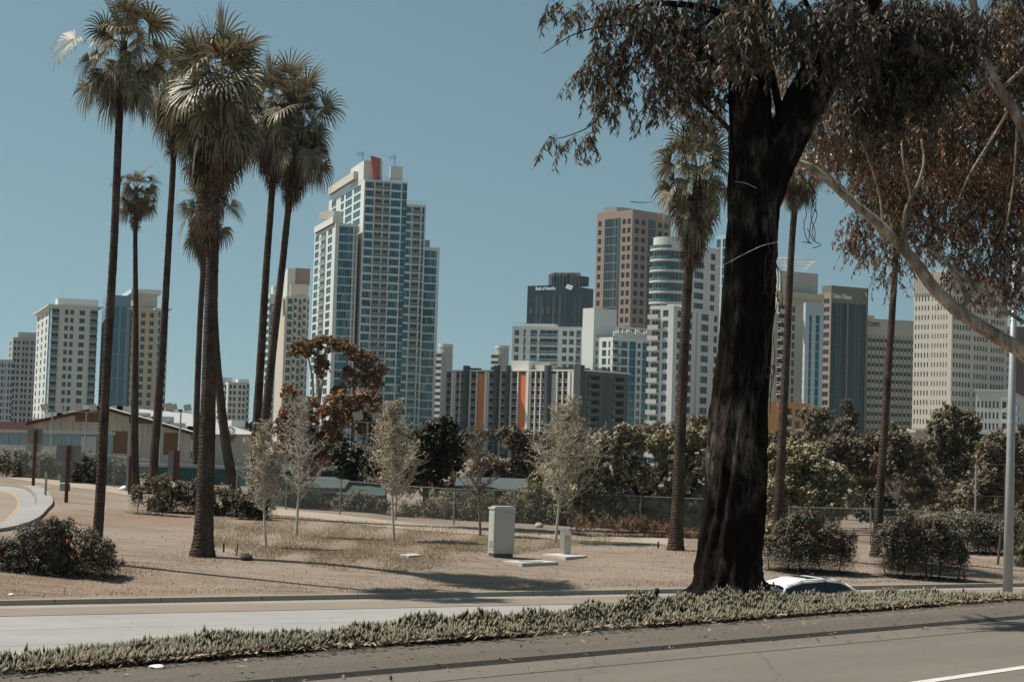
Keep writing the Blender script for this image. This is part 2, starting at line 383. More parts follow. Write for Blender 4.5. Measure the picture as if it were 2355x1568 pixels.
def bal_mesh(w, h, p, mg, mf, mr, rec=1.3, solid=False):
    """balcony: slab, railing and the glazed door at the back of the recess"""
    key = ('b', round(w, 2), round(h, 2), p, mg.name, mf.name, mr.name, rec, solid)
    if key in WC: return key
    b = MB(); n = 3
    for i in range(n): b.quad((w*i/n+.01, rec-.02, .02), (w*(i+1)/n-.01, rec-.02, .02), (w*(i+1)/n-.01, rec-.02, h*.92), (w*i/n+.01, rec-.02, h*.92), mg)
    for i in range(n+1): b.box((max(.01, w*i/n-.05), rec-.1, .02), (.07, 0, 0), (0, .08, 0), (0, 0, h*.92), mf)
    b.box((.01, -p, -.2), (w-.02, 0, 0), (0, p+.3, 0), (0, 0, .21), mf)
    if solid: b.box((.01, -p, .01), (w-.02, 0, 0), (0, .12, 0), (0, 0, 1.0), mr)
    else:
        b.box((.01, -p, 1.0), (w-.02, 0, 0), (0, .08, 0), (0, 0, .09), mf)
        b.box((.02, -p+.02, .06), (w-.04, 0, 0), (0, .03, 0), (0, 0, .92), mr)
        for x in (.01, w-.06): b.box((x, -p, .01), (.06, 0, 0), (0, .06, 0), (0, 0, 1.0), mf)
    if p > .25:
        for x in (.01, w-.05): b.box((x, -p+.1, .85), (.04, 0, 0), (0, p-.1, 0), (0, 0, .1), mf)
    WC[key] = b; return key
MESHC = {}
class Bld:
    def __init__(s, name, label, loc, cat='building', group=None):
        s.e = empty(name, loc, label, cat, group); s.items = {}
    def put(s, part, key, p, ang): s.items.setdefault(part, []).append((key, Vector(p), ang))
    def part(s, name, mb, smooth=False, label=None):
        o = mb.build(name, s.e, smooth)
        if label: o['label'] = label
        return o
    def finish(s, limit=95, zmin=0):
        for part, L in s.items.items():
            L.sort(key=lambda q: -q[1].z)
            for key, p, a in L[:limit]:
                if key not in MESHC: MESHC[key] = WC[key].mesh(part)
                link(part, MESHC[key], s.e, p, a)
            if len(L) > limit:
                b = MB()
                for key, p, a in L[limit:]:
                    src = WC[key]; M4 = Matrix.Translation(p) @ Matrix.Rotation(a, 4, 'Z'); n = len(b.v)
                    b.v += [tuple(M4 @ Vector(q)) for q in src.v]; b.f += [tuple(i+n for i in f) for f in src.f]
                    mp = [b.mi(m) for m in src.mats]; b.m += [mp[i] for i in src.m]
                o = b.build(part, s.e); o['kind'] = 'stuff'
def runs(pat):
    """'..aa.b' -> [(0,2,'.'),(2,4,'a'),...]"""
    out = []; i = 0
    while i < len(pat):
        j = i
        while j < len(pat) and pat[j] == pat[i]: j += 1
        out.append((i, j, pat[i])); i = j
    return out
def facade(B, P, d, w, z0, z1, spec, wm, mb):
    """wall on the line P + d*s (s 0..w), outward normal to the right-hand side (d.y, -d.x)"""
    n = Vector((d.y, -d.x, 0)); dd = Vector((d.x, d.y, 0)); ang = atan2(d.y, d.x); P = Vector((P[0], P[1], 0))
    def pt(s_, z, dep=0): q = P+dd*s_-n*dep; return (q.x, q.y, z)
    def rect(sa, sb, za, zb, m=wm, dep=0):
        if sb-sa > .001 and zb-za > .001: mb.quad(pt(sa, za, dep), pt(sb, za, dep), pt(sb, zb, dep), pt(sa, zb, dep), m)
    if not spec: rect(0, w, z0, z1); return
    if isinstance(spec['pat'], list): bands = spec['pat']
    else: bands = [(spec['pat'], z0, z1)]
    fh = spec.get('fh', 3.1); top = spec.get('top', 1.2); T = spec['t']
    rect(0, w, z1-top, z1)
    nf = int((z1-top-z0)/fh); zb0 = z1-top-nf*fh; rect(0, w, z0, zb0)
    pat = spec['pat']; u = w/len(pat)
    for i, j, c in runs(pat):
        sa, sb = i*u, j*u
        if c == '.': rect(sa, sb, zb0, z1-top); continue
        if c in T and T[c]['k'] == 'm': rect(sa, sb, zb0, z1-top, T[c]['m']); continue
        t = T[c]; dep = t.get('rec', .22 if t['k'] == 'w' else 1.3); zprev = zb0
        num = t.get('rep', 1); gap = t.get('gap', .3); ww = (sb-sa-gap*(num-1))/num; wmm = t.get('wm', wm)
        for q in range(num-1): rect(sa+(q+1)*ww+q*gap, sa+(q+1)*(ww+gap), zb0, z1-top, wmm)
        for f in range(nf):
            fz = zb0+f*fh; a = fz+t.get('lo', .25)*fh; b_ = fz+t.get('hi', .85)*fh
            if t.get('skip') and f in t['skip']: continue
            for q in range(num):
                x0 = sa+q*(ww+gap); x1 = x0+ww
                rect(x0, x1, zprev, a, wmm)
                # reveals
                mb.quad(pt(x0, a), pt(x1, a), pt(x1, a, dep), pt(x0, a, dep), wmm); mb.quad(pt(x0, b_, dep), pt(x1, b_, dep), pt(x1, b_), pt(x0, b_), wmm)
                mb.quad(pt(x0, a), pt(x0, a, dep), pt(x0, b_, dep), pt(x0, b_), wmm); mb.quad(pt(x1, a, dep), pt(x1, a), pt(x1, b_), pt(x1, b_, dep), wmm)
                if t['k'] == 'w': key = win_mesh(ww, b_-a, t.get('mul', 0), t.get('hb', 0), t['g'], t['f'], dep, t.get('fr', .07))
                else:
                    key = bal_mesh(ww, b_-a, t.get('p', .5), t['g'], t['f'], t['r'], dep, t.get('solid', False)); rect(x0, x1, a, b_, wmm, dep)
                B.put('window' if t['k'] == 'w' else 'balcony', key, pt(x0, a), ang)
            zprev = b_
        for q in range(num):
            x0 = sa+q*(ww+gap); rect(x0, x0+ww, zprev, z1-top, wmm)
        if 'cap' in t: pass
def block(B, Y, uc, ul, ur, alpha, z1, wm, left=None, right=None, z0=-8., roof=None, name='wall', parapet=.0, mb=None, cornice=None):
    """rectangular block: nearest vertical edge at pixel column uc and depth Y; the left face runs to ul receding at alpha,
    the right face to ur receding at 90-alpha. z1 is either a height or ('v', row)."""
    xc = xat(uc, Y, 20)
    if isinstance(z1, tuple): z1 = zat(xc, Y, z1[1])
    if isinstance(z0, tuple): z0 = zat(xc, Y, z0[1])
    dl = Vector((-cos(alpha), sin(alpha))); dr = Vector((sin(alpha), cos(alpha)))
    def solve(d, u):
        lo, hi = 0., 400.; f = lambda s_: proj((xc+d.x*s_, Y+d.y*s_, 20))[0]-uc; tgt = u-uc; s_ = 5.
        for _ in range(60):
            m_ = (lo+hi)/2
            if abs(f(m_)) < abs(tgt): lo = m_
            else: hi = m_
        return (lo+hi)/2
    wl = solve(dl, ul) if ul != uc else 8.; wr = solve(dr, ur) if ur != uc else 8.
    C = Vector((xc, Y)); Lp = C+dl*wl; Rp = C+dr*wr; Bp = Lp+dr*wr
    own = mb is None
    if own: mb = MB()
    facade(B, Lp, -dl, wl, z0, z1, left, wm, mb); facade(B, C, dr, wr, z0, z1, right, wm, mb)
    for a, b_ in ((Rp, Bp), (Bp, Lp)): mb.quad((a.x, a.y, z0), (b_.x, b_.y, z0), (b_.x, b_.y, z1), (a.x, a.y, z1), wm)
    rm = roof or wm
    mb.quad((C.x, C.y, z1), (Rp.x, Rp.y, z1), (Bp.x, Bp.y, z1), (Lp.x, Lp.y, z1), rm)
    if cornice:     # overhanging slab on the roof
        o_, th, cm = cornice; ctr = (C+Bp)/2
        q = [C-dl*o_-dr*o_, Rp+dr*o_-dl*o_, Bp+dl*o_+dr*o_, Lp+dl*o_-dr*o_]
        ax = q[1]-q[0]; ay = q[3]-q[0]; mb.box((q[0].x, q[0].y, z1+.003), (ax.x, ax.y, 0), (ay.x, ay.y, 0), (0, 0, th), cm)
    if own: B.part(name, mb)
    return dict(C=C, dl=dl, dr=dr, wl=wl, wr=wr, z1=z1, z0=z0, L=Lp, R=Rp, B=Bp)
def loc0(Y, u): return (xat(u, Y, 0), Y, hz(xat(u, Y, 0), Y))
def text_mesh(B, name, txt, p, d, size, m, thick=.12, rot=0, font_off=0., shear=0, label=None, sx=1):
    """lettering standing on the wall, baseline from p along d, facing (d.y, -d.x)"""
    c = bpy.data.curves.new(name, 'FONT'); c.body = txt; c.size = size; c.extrude = thick; c.offset = font_off; c.shear = shear; c.resolution_u = 3
    o = bpy.data.objects.new('tmp', c); COL.objects.link(o); dg = bpy.context.evaluated_depsgraph_get(); me = bpy.data.meshes.new_from_object(o.evaluated_get(dg))
    bpy.data.objects.remove(o); me.materials.clear(); me.materials.append(m)
    M4 = Matrix.Translation(p) @ Matrix.Rotation(atan2(d.y, d.x), 4, 'Z') @ Matrix.Rotation(R(90), 4, 'X') @ Matrix.Rotation(rot, 4, 'Z') @ Matrix.Diagonal((sx, 1, 1, 1))
    me.transform(M4); o = link(name, me, B.e)
    if label: o['label'] = label
    return o
# ---------------- far city
Wh = wallmat('white_render', (.6, .63, .6)); Wc = wallmat('cream_render', (.56, .51, .43)); Wg = wallmat('grey_concrete', (.42, .43, .42), .12)
Wb = wallmat('beige_render', (.5, .44, .33)); Wdk = wallmat('dark_concrete', (.07, .09, .095), .15); Wmid = wallmat('mid_concrete', (.1, .115, .115), .15)
Wor = wallmat('orange_paint', (.62, .2, .075), .1); Wpk = wallmat('pink_granite', (.33, .25, .21), .1); Wbl = wallmat('blue_panel', (.16, .27, .34), .06); Wpb = wallmat('pale_blue_panel', (.42, .5, .54), .06)
Wol = wallmat('olive_concrete', (.17, .18, .145), .1); Wcop = wallmat('pale_stone', (.47, .45, .39), .08); Wrib = wallmat('ribbed_stone', (.56, .53, .46), .08); Wbr = wallmat('brown_granite', (.13, .095, .085), .1)
Wamb = wallmat('ochre_orange_render', (.5, .27, .12), .08); Wgn = wallmat('sage_render', (.45, .48, .38), .08)
Gt = glass('teal_glass', (.002, .15, .2), .25, .1, .3, (.12, .2, .21)); Gd = glass('dark_glass', (.02, .035, .04), .0, .12, .35, (.12, .14, .13)); Gn = glass('navy_glass', (.005, .03, .04), .0, .12, .4, (.05, .08, .09))
Gp = glass('pale_glass', (.05, .12, .14), .15, .1, .3, (.3, .34, .31)); Gg = glass('green_glass', (.015, .07, .065), .0, .1, .35, (.14, .2, .17))
Fw = mat('white_frame', (.26, .33, .34), .6, .05); Fd = mat('dark_frame', (.06, .075, .08), .5, .05); Fg = mat('grey_frame', (.3, .32, .32), .5, .05)
Rg = glass('railing_glass', (.1, .17, .18), .1, .15, .7); Rw = mat('pale_railing', (.5, .5, .48), .6, .05); Rd = mat('dark_railing', (.09, .1, .1), .6, .1)
roofm = mat('roof_gravel', (.4, .38, .34), .9, .1)
redf = mat('brick_red_metal', (.4, .085, .06), .55, .1, .4)
w_ = lambda **k: dict(dict(k='w', g=Gt, f=Fw, lo=.22, hi=.86), **k)
b_ = lambda **k: dict(dict(k='b', g=Gt, f=Wh, r=Rg, lo=.06, hi=.94, p=.5), **k)
def roofbox(B, name, Y, u0, u1, v0, v1, m, dep=6, alpha=17):
    """box on a roof, given by its front edge in the view"""
    x0 = xat(u0, Y, 30); x1 = xat(u1, Y, 30); zt = zat(x0, Y, v0); zb = zat(x0, Y, v1)
    mb = MB(); a = R(alpha); w = (x1-x0); d = Vector((cos(a), sin(a), 0)); n = Vector((-sin(a), cos(a), 0))
    mb.box((x0, Y, zb), d*w, n*dep, (0, 0, zt-zb), m); return B.part(name, mb)
def mast(B, u, v0, v1, Y, m, bars=3, wdt=.18):
    x = xat(u, Y, 80); z1 = zat(x, Y, v0); z0 = zat(x, Y, v1); mb = MB(); mb.cbox((x, Y, z0), wdt, wdt, z1-z0, m)
    for i in range(bars): mb.box((x-2.2, Y-.05, z0+(z1-z0)*(.55+.12*i)), (2.6, 0, 0), (0, .1, 0), (0, 0, .12), m)
    B.part('antenna', mb)
def railing(B, q, h=1.1, m=None, inset=.2, side='both'):
    m = m or Rd; mb = MB(); z = q['z1']
    for d, w in ((q['dl'], q['wl']), (q['dr'], q['wr'])):
        o = (q['dl']+q['dr'])*inset
        a = q['C']+o; L = w-2*inset; n = int(L/1.5)
        mb.box((a.x, a.y, z+h), (d.x*L, d.y*L, 0), (-d.y*.06, d.x*.06, 0), (0, 0, .07), m)
        for i in range(n+1): p = a+d*(L*i/max(1, n)); mb.cbox((p.x, p.y, z+.004), .08, .08, h, m)
    B.part('roof_railing', mb)
# --- tall stepped tower
B = Bld('apartment_tower', 'tallest white stepped tower with teal glass and a red blade on its top', loc0(640, 850), 'tower')
A73 = R(73); fh = 3.08
q = block(B, 630, 822, 741, 921, A73, ('v', 412), Wh, parapet=1,
  left=dict(pat='..aaa...cc.aaaa.cccc..', fh=fh, top=.9, t={'a': w_(lo=.12, hi=.9, mul=2), 'c': w_(lo=.15, hi=.9, mul=1)}),
  right=dict(pat='.wwwwwww.bbbbbb.bbbbb.wwwwwwww.cccc', fh=fh, top=.5, t={'w': w_(lo=.12, hi=.88, mul=3), 'b': b_(p=.7), 'c': w_(lo=.04, hi=.97, mul=1)}))
railing(B, q)
q = block(B, 628, 759, 711, 811, A73, ('v', 513), Wh, name='lower_wall',
  left=dict(pat='.aaaa..bbbbb..aaaa...', fh=fh, top=.8, t={'a': w_(lo=.15, hi=.88, mul=1), 'b': b_(p=.35, lo=.08, hi=.9)}),
  right=dict(pat='...gggggggggggg.gg.', fh=fh, top=.8, t={'g': w_(lo=.03, hi=.93, mul=5, fr=.09, rec=.1, g=Gt)}))
block(B, 629.2, 752, 709, 775, A73, ('v', 498), Wh, name='lower_wall_cap', z0=('v', 513))
q = block(B, 634.3, 907, 860, 966, A73, ('v', 468), Wh, name='middle_wall', right=dict(pat='.wwwwwwww.bbbbbb.cc.', fh=fh, top=.6, t={'w': w_(lo=.12, hi=.88, mul=4), 'b': b_(p=.6), 'c': w_(lo=.05, hi=.95)}))
railing(B, q)
q = block(B, 638.2, 950, 900, 1001, A73, ('v', 567), Wh, name='right_wall', right=dict(pat='..gggggggggggg..', fh=fh, top=.9, t={'g': w_(lo=.03, hi=.89, mul=6, rec=.12)}))
block(B, 632, 819, 789, 862, A73, ('v', 369), Wh, name='penthouse', z0=('v', 413)); block(B, 636, 881, 879, 909, A73, ('v', 382), Wh, name='penthouse', z0=('v', 413))
block(B, 641, 796, 738, 806, A73, ('v', 394), Wc, name='roof_slab', z0=('v', 412))
roofbox(B, 'penthouse', 652, 722, 770, 487, 505, Wc, 4, -40); roofbox(B, 'mechanical_box', 645, 958, 980, 551, 568, Wg, 5)
mast(B, 829, 348, 372, 640, Fd); mast(B, 903, 354, 384, 640, Fd)
for z_ in range(2):     # white slab over the left face
    pass
# red blade
xr = xat(866, 630, 80); Yr = 633.; zt = zat(xr, Yr, 364); zm = zat(xr, Yr, 417); zb = zat(xr, Yr, 557); n = Vector((sin(R(17)), -cos(R(17)), 0)); dl = Vector((cos(R(17)), sin(R(17)), 0)); P0 = Vector((xr, Yr, 0))-n*1
mb = MB(); fa = lambda o_, z: tuple(P0+n*o_*.9-dl*o_*.85+Vector((0, 0, z)))
for s_ in (0,):
    pa = [fa(0, zb), fa(1.9, zb), fa(2.1, zm), fa(4.8, zt), fa(0, zt)]; pb = [tuple(Vector(p)+dl*.9) for p in pa]
    mb.poly(pa, redf); mb.poly(pb[::-1], redf)
    for i in range(5): j = (i+1) % 5; mb.quad(pa[j], pa[i], pb[i], pb[j], redf)
B.part('blade', mb); B.finish()
# --- tower with vertical lettering, behind the palms
B = Bld('lettered_tower', 'cream and white tower with vertical dark lettering behind the leaning palm trunks', loc0(700, 660), 'tower')
q = block(B, 690, 651, 632, 704, A73, ('v', 680), Wc, left=None, right=dict(pat='.aaa.bb.cc.bb.a', fh=3.05, top=.6, t={'a': w_(lo=.15, hi=.85, mul=1), 'b': b_(p=.9, f=Wc, r=Rw), 'c': w_(lo=.1, hi=.85, mul=1)}))
roofbox(B, 'penthouse', 698, 654, 672, 617, 680, Wh, 9); roofbox(B, 'penthouse', 699.5, 670, 706, 616, 655, Wpk, 7); roofbox(B, 'penthouse', 696, 662, 704, 652, 680, Wc, 8)
q = block(B, 688, 613, 604, 631, R(60), ('v', 676), Wh, name='left_wall', left=dict(pat='.aa', fh=3.05, t={'a': w_(lo=.2, hi=.8)}), right=dict(pat='.....aa.', fh=3.05, top=.6, t={'a': w_(lo=.1, hi=.86, mul=1)}))
roofbox(B, 'penthouse', 692, 622, 634, 657, 676, Wh, 6)
p = q['C']+q['dr']*2.25; n2 = Vector((q['dr'].y, -q['dr'].x)); zt = zat(p.x, p.y, 802)
text_mesh(B, 'lettering', 'APARTMENTS', (p.x+n2.x*.12, p.y+n2.y*.12, zt), q['dr'], 2.9, Fd, .1, rot=R(90), font_off=.06, sx=1); B.finish()
# --- condo pair at the left
B = Bld('condominium_tower', 'white condominium with flat overhanging roof and dark corner balconies, left of the blue glass slab', loc0(675, 150), 'tower')
q = block(B, 665, 113, 79, 219, R(70), ('v', 703), Wh, cornice=(1.6, .5, Wh), left=dict(pat='.a..a..a.dd', fh=3.08, top=.7, t={'a': w_(lo=.2, hi=.85), 'd': w_(lo=.02, hi=.99, g=Gt, wm=Wbl)}),
  right=dict(pat='bbbb...aa.aa...ccc...bbbb', fh=3.08, top=.7, t={'b': b_(g=Gd, r=Rg, f=Wg, p=1.), 'a': w_(lo=.22, hi=.84, mul=1, g=Gg), 'c': w_(lo=.22, hi=.84, mul=1, g=Gg)}))
roofbox(B, 'penthouse', 668, 128, 220, 685, 703, Wh, 10, 20); B.finish()
B = Bld('condominium_tower', 'beige tower with blue glass slab along its left side and stepped overhanging roof', loc0(675, 300), 'tower')
q = block(B, 668, 243, 228, 294, R(72), ('v', 678), Wbl, name='blue_slab', left=None, right=dict(pat='....gggg.gggg...', fh=9.3, top=4, t={'g': w_(lo=.01, hi=.99, mul=1, rec=.08, g=glass('blue_glass', (.03, .14, .2), .0, .2, .8), f=Fg)}))
q = block(B, 670, 296, 285, 358, R(72), ('v', 711), Wb, cornice=(1.2, .4, Wh), right=dict(pat='d.aaa..aaa...aaa...', fh=3.08, top=.6, t={'a': w_(lo=.22, hi=.84, mul=1, g=Gg), 'd': w_(lo=.1, hi=.95, g=Gd)}))
q = block(B, 673, 356, 345, 381, R(72), ('v', 711), Wpb, name='right_wall', cornice=(1.2, .4, Wh), right=dict(pat='.aa..aa.bbb', fh=3.08, top=.6, t={'a': w_(lo=.15, hi=.88, g=Gt), 'b': b_(p=1.3, r=Rw, g=Gd)}))
q = block(B, 678, 300, 268, 354, R(72), ('v', 674), Wb, name='upper_wall', z0=('v', 711), cornice=(1.3, 1.6, Wh), right=dict(pat='..dd..aaaaaaa..', fh=6.2, top=.5, t={'a': w_(lo=.15, hi=.9, mul=2), 'd': w_(lo=.3, hi=.8, mul=1)})); B.finish()
# --- greys at the far left
B = Bld('grey_tower', 'hazy grey apartment tower at the left edge, behind the white condominium', loc0(950, 60), 'tower')
q = block(B, 930, 25, 15, 86, R(70), ('v', 775), Wg, right=dict(pat='.aa.aa..aa.aa..aa.aa..', fh=3.2, t={'a': w_(lo=.2, hi=.85, g=Gd, f=Fg)}), left=dict(pat='.aa.', fh=3.2, t={'a': w_(g=Gd)}))
roofbox(B, 'penthouse', 935, 38, 84, 763, 776, Wg, 9); B.finish()
B = Bld('grey_block', 'lower pale grey block cut by the left edge of the photo', loc0(860, 10), 'building')
q = block(B, 850, -8, -20, 29, R(70), ('v', 826), Wpb, right=dict(pat='.aa.aa.a..aa.aa', fh=3.2, t={'a': w_(lo=.2, hi=.85, g=Gd, f=Fg)})); B.finish()
# --- small white tower between palms
B = Bld('white_tower', 'small white apartment tower far off between the palm trunks', loc0(900, 540), 'tower')
q = block(B, 880, 524, 484, 573, R(60), ('v', 878), Wh, left=dict(pat='.bb.aa.bb.', fh=3.1, t={'a': w_(g=Gd), 'b': b_(g=Gd, p=.8, r=Rw)}), right=dict(pat='.aa.aa..aa.aa.bb', fh=3.1, top=.6, t={'a': w_(lo=.15, hi=.8, g=Gd, f=Fg), 'b': b_(g=Gd, p=.8, r=Rw)}))
roofbox(B, 'penthouse', 884, 508, 535, 867, 879, Wh, 8); roofbox(B, 'penthouse', 886, 548, 573, 871, 880, Wh, 8); B.finish()
B = Bld('low_block', 'low white block with green windows behind the leaning palm', loc0(262, 560), 'building')
q = block(B, 256, 548, 533, 584, R(60), ('v', 985), Wh, left=dict(pat='.a.a.', fh=3, t={'a': w_(g=Gg, mul=1)}), right=dict(pat='.aaaa..aaa.', fh=3, top=.8, t={'a': w_(g=Gt, lo=.1, hi=.9, mul=2, f=Fg)}))
roofbox(B, 'penthouse', 259, 549, 580, 966, 985, Wh, 5); B.finish()
B = Bld('low_block', 'long low white block with dark vents between two palm trunks, beyond the warehouse', loc0(330, 440), 'building')
q = block(B, 320, 440, 400, 508, R(65), ('v', 968), Wh, right=dict(pat='..aa....aa....', fh=3.4, top=1.4, t={'a': w_(g=Gd, lo=.4, hi=.8)}))
for u0, u1 in ((383, 392), (396, 412), (414, 420), (424, 432)): roofbox(B, 'air_vent', 324+u0*.01, u0, u1, 940+random.random()*8, 969, Fd, 2)
B.finish()
# --- two striped twins far away
def striped(uc, ul, ur, vt, Y, label):
    B = Bld('striped_tower', label, loc0(Y, uc), 'tower')
    st = wallmat('stripe_white', (.6, .6, .57))
    q = block(B, Y, uc, ul, ur, R(30), ('v', vt+14), Wg, left=dict(pat='aaaaaaaaa', fh=4.2, top=.8, t={'a': w_(lo=.5, hi=1., g=Gd, f=Fd, rec=.5, mul=2, wm=st)}), right=dict(pat='..aa.aa', fh=4.2, t={'a': w_(g=Gd, f=Fd)}))
    x = xat((uc+ur)/2+1, Y+9, 60); z1 = zat(x, Y+9, vt); r = (ur-uc)/F*Y*.62
    mb = MB(); n = 16; zb = -8
    ring = [(x+r*cos(2*pi*i/n), Y+8+r*sin(2*pi*i/n)) for i in range(n)]
    for i in range(n):
        a, c = ring[i], ring[(i+1) % n]; mb.quad((*a, zb), (*c, zb), (*c, z1), (*a, z1), Wg)
    mb.poly([(*p, z1) for p in ring], st); mb.poly([(x+(p[0]-x)*1.06, Y+8+(p[1]-Y-8)*1.06, z1+1.6) for p in ring], st)
    for i in range(n):
        a, c = [(x+(p[0]-x)*1.06, Y+8+(p[1]-Y-8)*1.06) for p in (ring[i], ring[(i+1) % n])]; mb.quad((*a, z1-.5), (*c, z1-.5), (*c, z1+1.6), (*a, z1+1.6), st)
    B.part('core', mb); B.finish(60)
striped(1011, 992, 1037, 797, 1150, 'slender striped grey tower just right of the tall stepped tower')
striped(1141, 1125, 1166, 800, 1250, 'slender striped grey tower showing above the brown block roof')
# --- brown block with orange walls
B = Bld('apartment_block', 'brown concrete balcony block with two tall orange wall strips', loc0(640, 1200), 'building')
DK = dict(k='m', m=Wdk); tb = b_(g=Gd, f=wallmat('pale_concrete', (.68, .67, .62)), r=Rd, p=.15, lo=.04, hi=.96, rec=1.6)
q = block(B, 600, 1344, 1020, 1444, R(42), ('v', 853), Wmid, cornice=(.5, .5, wallmat('pale_concrete', (.68, .67, .62))),
  left=dict(pat='l.bbb.l.bb.bb.DD.bbb.OOO.l.bbb.DD.bbb.D.bbb.OOO.l.bb.bb.bb.DDGGG.bb.bb.l.l.DDDD'.replace('OOO', 'OOOO'), fh=2.85, top=1.0, t={'l': dict(k='m', m=wallmat('pale_concrete', (.68, .67, .62))), 'b': tb, 'D': DK, 'O': dict(k='m', m=Wor), 'G': dict(k='m', m=wallmat('pale_concrete', (.68, .67, .62)))}),
  right=dict(pat='..BBBBBBBBB..DDDDD..BBBBBBBBB..D', fh=2.85, top=1.2, t={'B': b_(g=Gn, f=Wdk, r=Rd, p=.2, lo=.04, hi=.95, rec=1.8), 'D': DK}))
C_, dl_, z1 = q['C'], q['dl'], q['z1']; nn = Vector((-q['dr'].x, -q['dr'].y)); m_l = wallmat('pale_concrete', (.68, .67, .62))
P_ = 'l.bbb.l.bb.bb.DD.bbb.OOO.l.bbb.DD.bbb.D.bbb.OOO.l.bb.bb.bb.DDGGG.bb.bb.l.l.DDDD'.replace('OOO', 'OOOO'); U = q['wl']/len(P_)
for i, j, c in runs(P_):      # projecting fins
    if c in 'lD' or (c == '.' and j-i == 1):
        dpt = {'l': .9, 'D': 2.2, '.': .6}[c]; ws = {'l': .85, 'D': (j-i)*U*.9, '.': .42}[c]; s0 = q['wl']-(i+j)/2*U+ws/2
        p = C_+dl_*s0+nn*dpt; mb = MB(); mb.box((p.x, p.y, -8), (-dl_.x*ws, -dl_.y*ws, 0), (-nn.x*(dpt-.01), -nn.y*(dpt-.01), 0), (0, 0, z1+8+(2. if c == 'D' else -.2)), {'l': m_l, 'D': Wdk, '.': m_l}[c]); B.part('fin', mb)
roofbox(B, 'penthouse', 625, 1172, 1225, 829, 858, m_l, 14, -35); roofbox(B, 'penthouse', 622, 1228, 1270, 838, 858, Wc, 9, -35); roofbox(B, 'vent_box', 618, 1280, 1296, 843, 858, Wdk, 5, -35)
for u in (1066, 1074, 1082, 1092, 1318, 1326, 1334, 1342): roofbox(B, 'vent_box', 640 if u < 1200 else 608, u, u+6, 846, 862, Wdk, 3, -35)
for u in (1386, 1398): roofbox(B, 'vent_box', 610, u, u+8, 846, 862, Wdk, 3, 40)
B.finish(95)
# --- dark bank tower
B = Bld('office_tower', 'black glass office tower with white bank lettering on its roof band', loc0(905, 1290), 'tower')
q = block(B, 890, 1293, 1205, 1357, R(35), ('v', 655), Gn, z0=-8, left=dict(pat='g'*1, fh=3.9, top=5, t={'g': dict(k='w', g=Gn, f=Fd, lo=.02, hi=.98, mul=17, rec=.05, fr=.06)}), right=dict(pat='g', fh=3.9, top=5, t={'g': dict(k='w', g=Gn, f=Fd, lo=.02, hi=.98, mul=12, rec=.05, fr=.06)}))
for i in range(6):
    p = q['C']+q['dl']*(q['wl']*(.1+.15*i))+Vector((-q['dr'].x, -q['dr'].y))*.1; zz = zat(p.x, p.y, 722); mb = MB(); mb.box((p.x, p.y, zz), (q['dl'].x*1.7, q['dl'].y*1.7, 0), (-q['dr'].x*.1, -q['dr'].y*.1, 0), (0, 0, 3.0), Fd); B.part('louvre', mb)
for u, r in ((1276, 3.2), (1290, 3.2), (1306, 3.6), (1319, 3.)):
    x = xat(u, 905, 80); z0 = q['z1']; z1 = zat(x, 905, 628); mb = MB()
    for k in range(10): mb.cbox((x+r*cos(k*.628), 905+r*sin(k*.628), z0), .5, .5, z1-z0-.8, Fg)
    mb.tube([(x, 905, z1-.8), (x, 905, z1)], r*1.15, Wg, 14); mb.tube([(x, 905, z0), (x, 905, z1-1.5)], r*.7, Gd, 10); B.part('cooling_tower', mb)
roofbox(B, 'penthouse', 903, 1322, 1356, 634, 656, Wdk, 12, 40)
sg = mat('sign_white', (.8, .8, .78), .5, .02)
L_ = q['L']; d_ = -q['dl']; nn = Vector((d_.y, -d_.x)); p = L_+d_*2.6*2+nn*.15; zz = zat(p.x, p.y, 667.5)
text_mesh(B, 'lettering', 'Bank of America', (p.x, p.y, zz), d_, 2.55, sg, .1, font_off=.05, sx=.72)
mb = MB(); p = L_+d_*23.6+nn*.2
for i in range(3):
    for k in range(2):
        a = p+d_*(i*1.1+k*.6); z = zz+.2+k*1.1-i*.35+.6
        mb.poly([(a.x, a.y, z), (a.x+d_.x*1.3, a.y+d_.y*1.3, z-.5), (a.x+d_.x*2.1, a.y+d_.y*2.1, z+.35), (a.x+d_.x*.8, a.y+d_.y*.8, z+.85)], sg)
B.part('emblem', mb); B.finish(60)
# --- pink granite tower
B = Bld('office_tower', 'pink granite office tower with a dark glass bay, tallest right of centre', loc0(795, 1430), 'tower')
gb = w_(k='w', g=Gn, f=Fg, lo=.0, hi=.97, mul=5, rec=.1, fr=.09)
q = block(B, 780, 1443, 1361, 1532, R(47), ('v', 482), Wpk, left=dict(pat='.aa..ggggggggGG.aa.aa.', fh=4.05, top=3.2, t={'a': w_(g=Gd, f=Fd, lo=.2, hi=.8), 'g': gb, 'G': dict(k='m', m=Fd)}), right=dict(pat='..aaa..aaa..gggggg..aaa..aaa..', fh=4.05, top=3.2, t={'a': w_(g=Gn, f=Fd, lo=.2, hi=.8, mul=1), 'g': gb}))
a = q['C']+q['dl']*(q['wl']*.7); roofbox(B, 'penthouse', 795.5, 1378, 1411, 477, 505, Wg, 14, -30)
q = block(B, 797, 1414, 1378, 1512, R(47), ('v', 476), Wg, name='penthouse', z0=('v', 484)); B.finish()
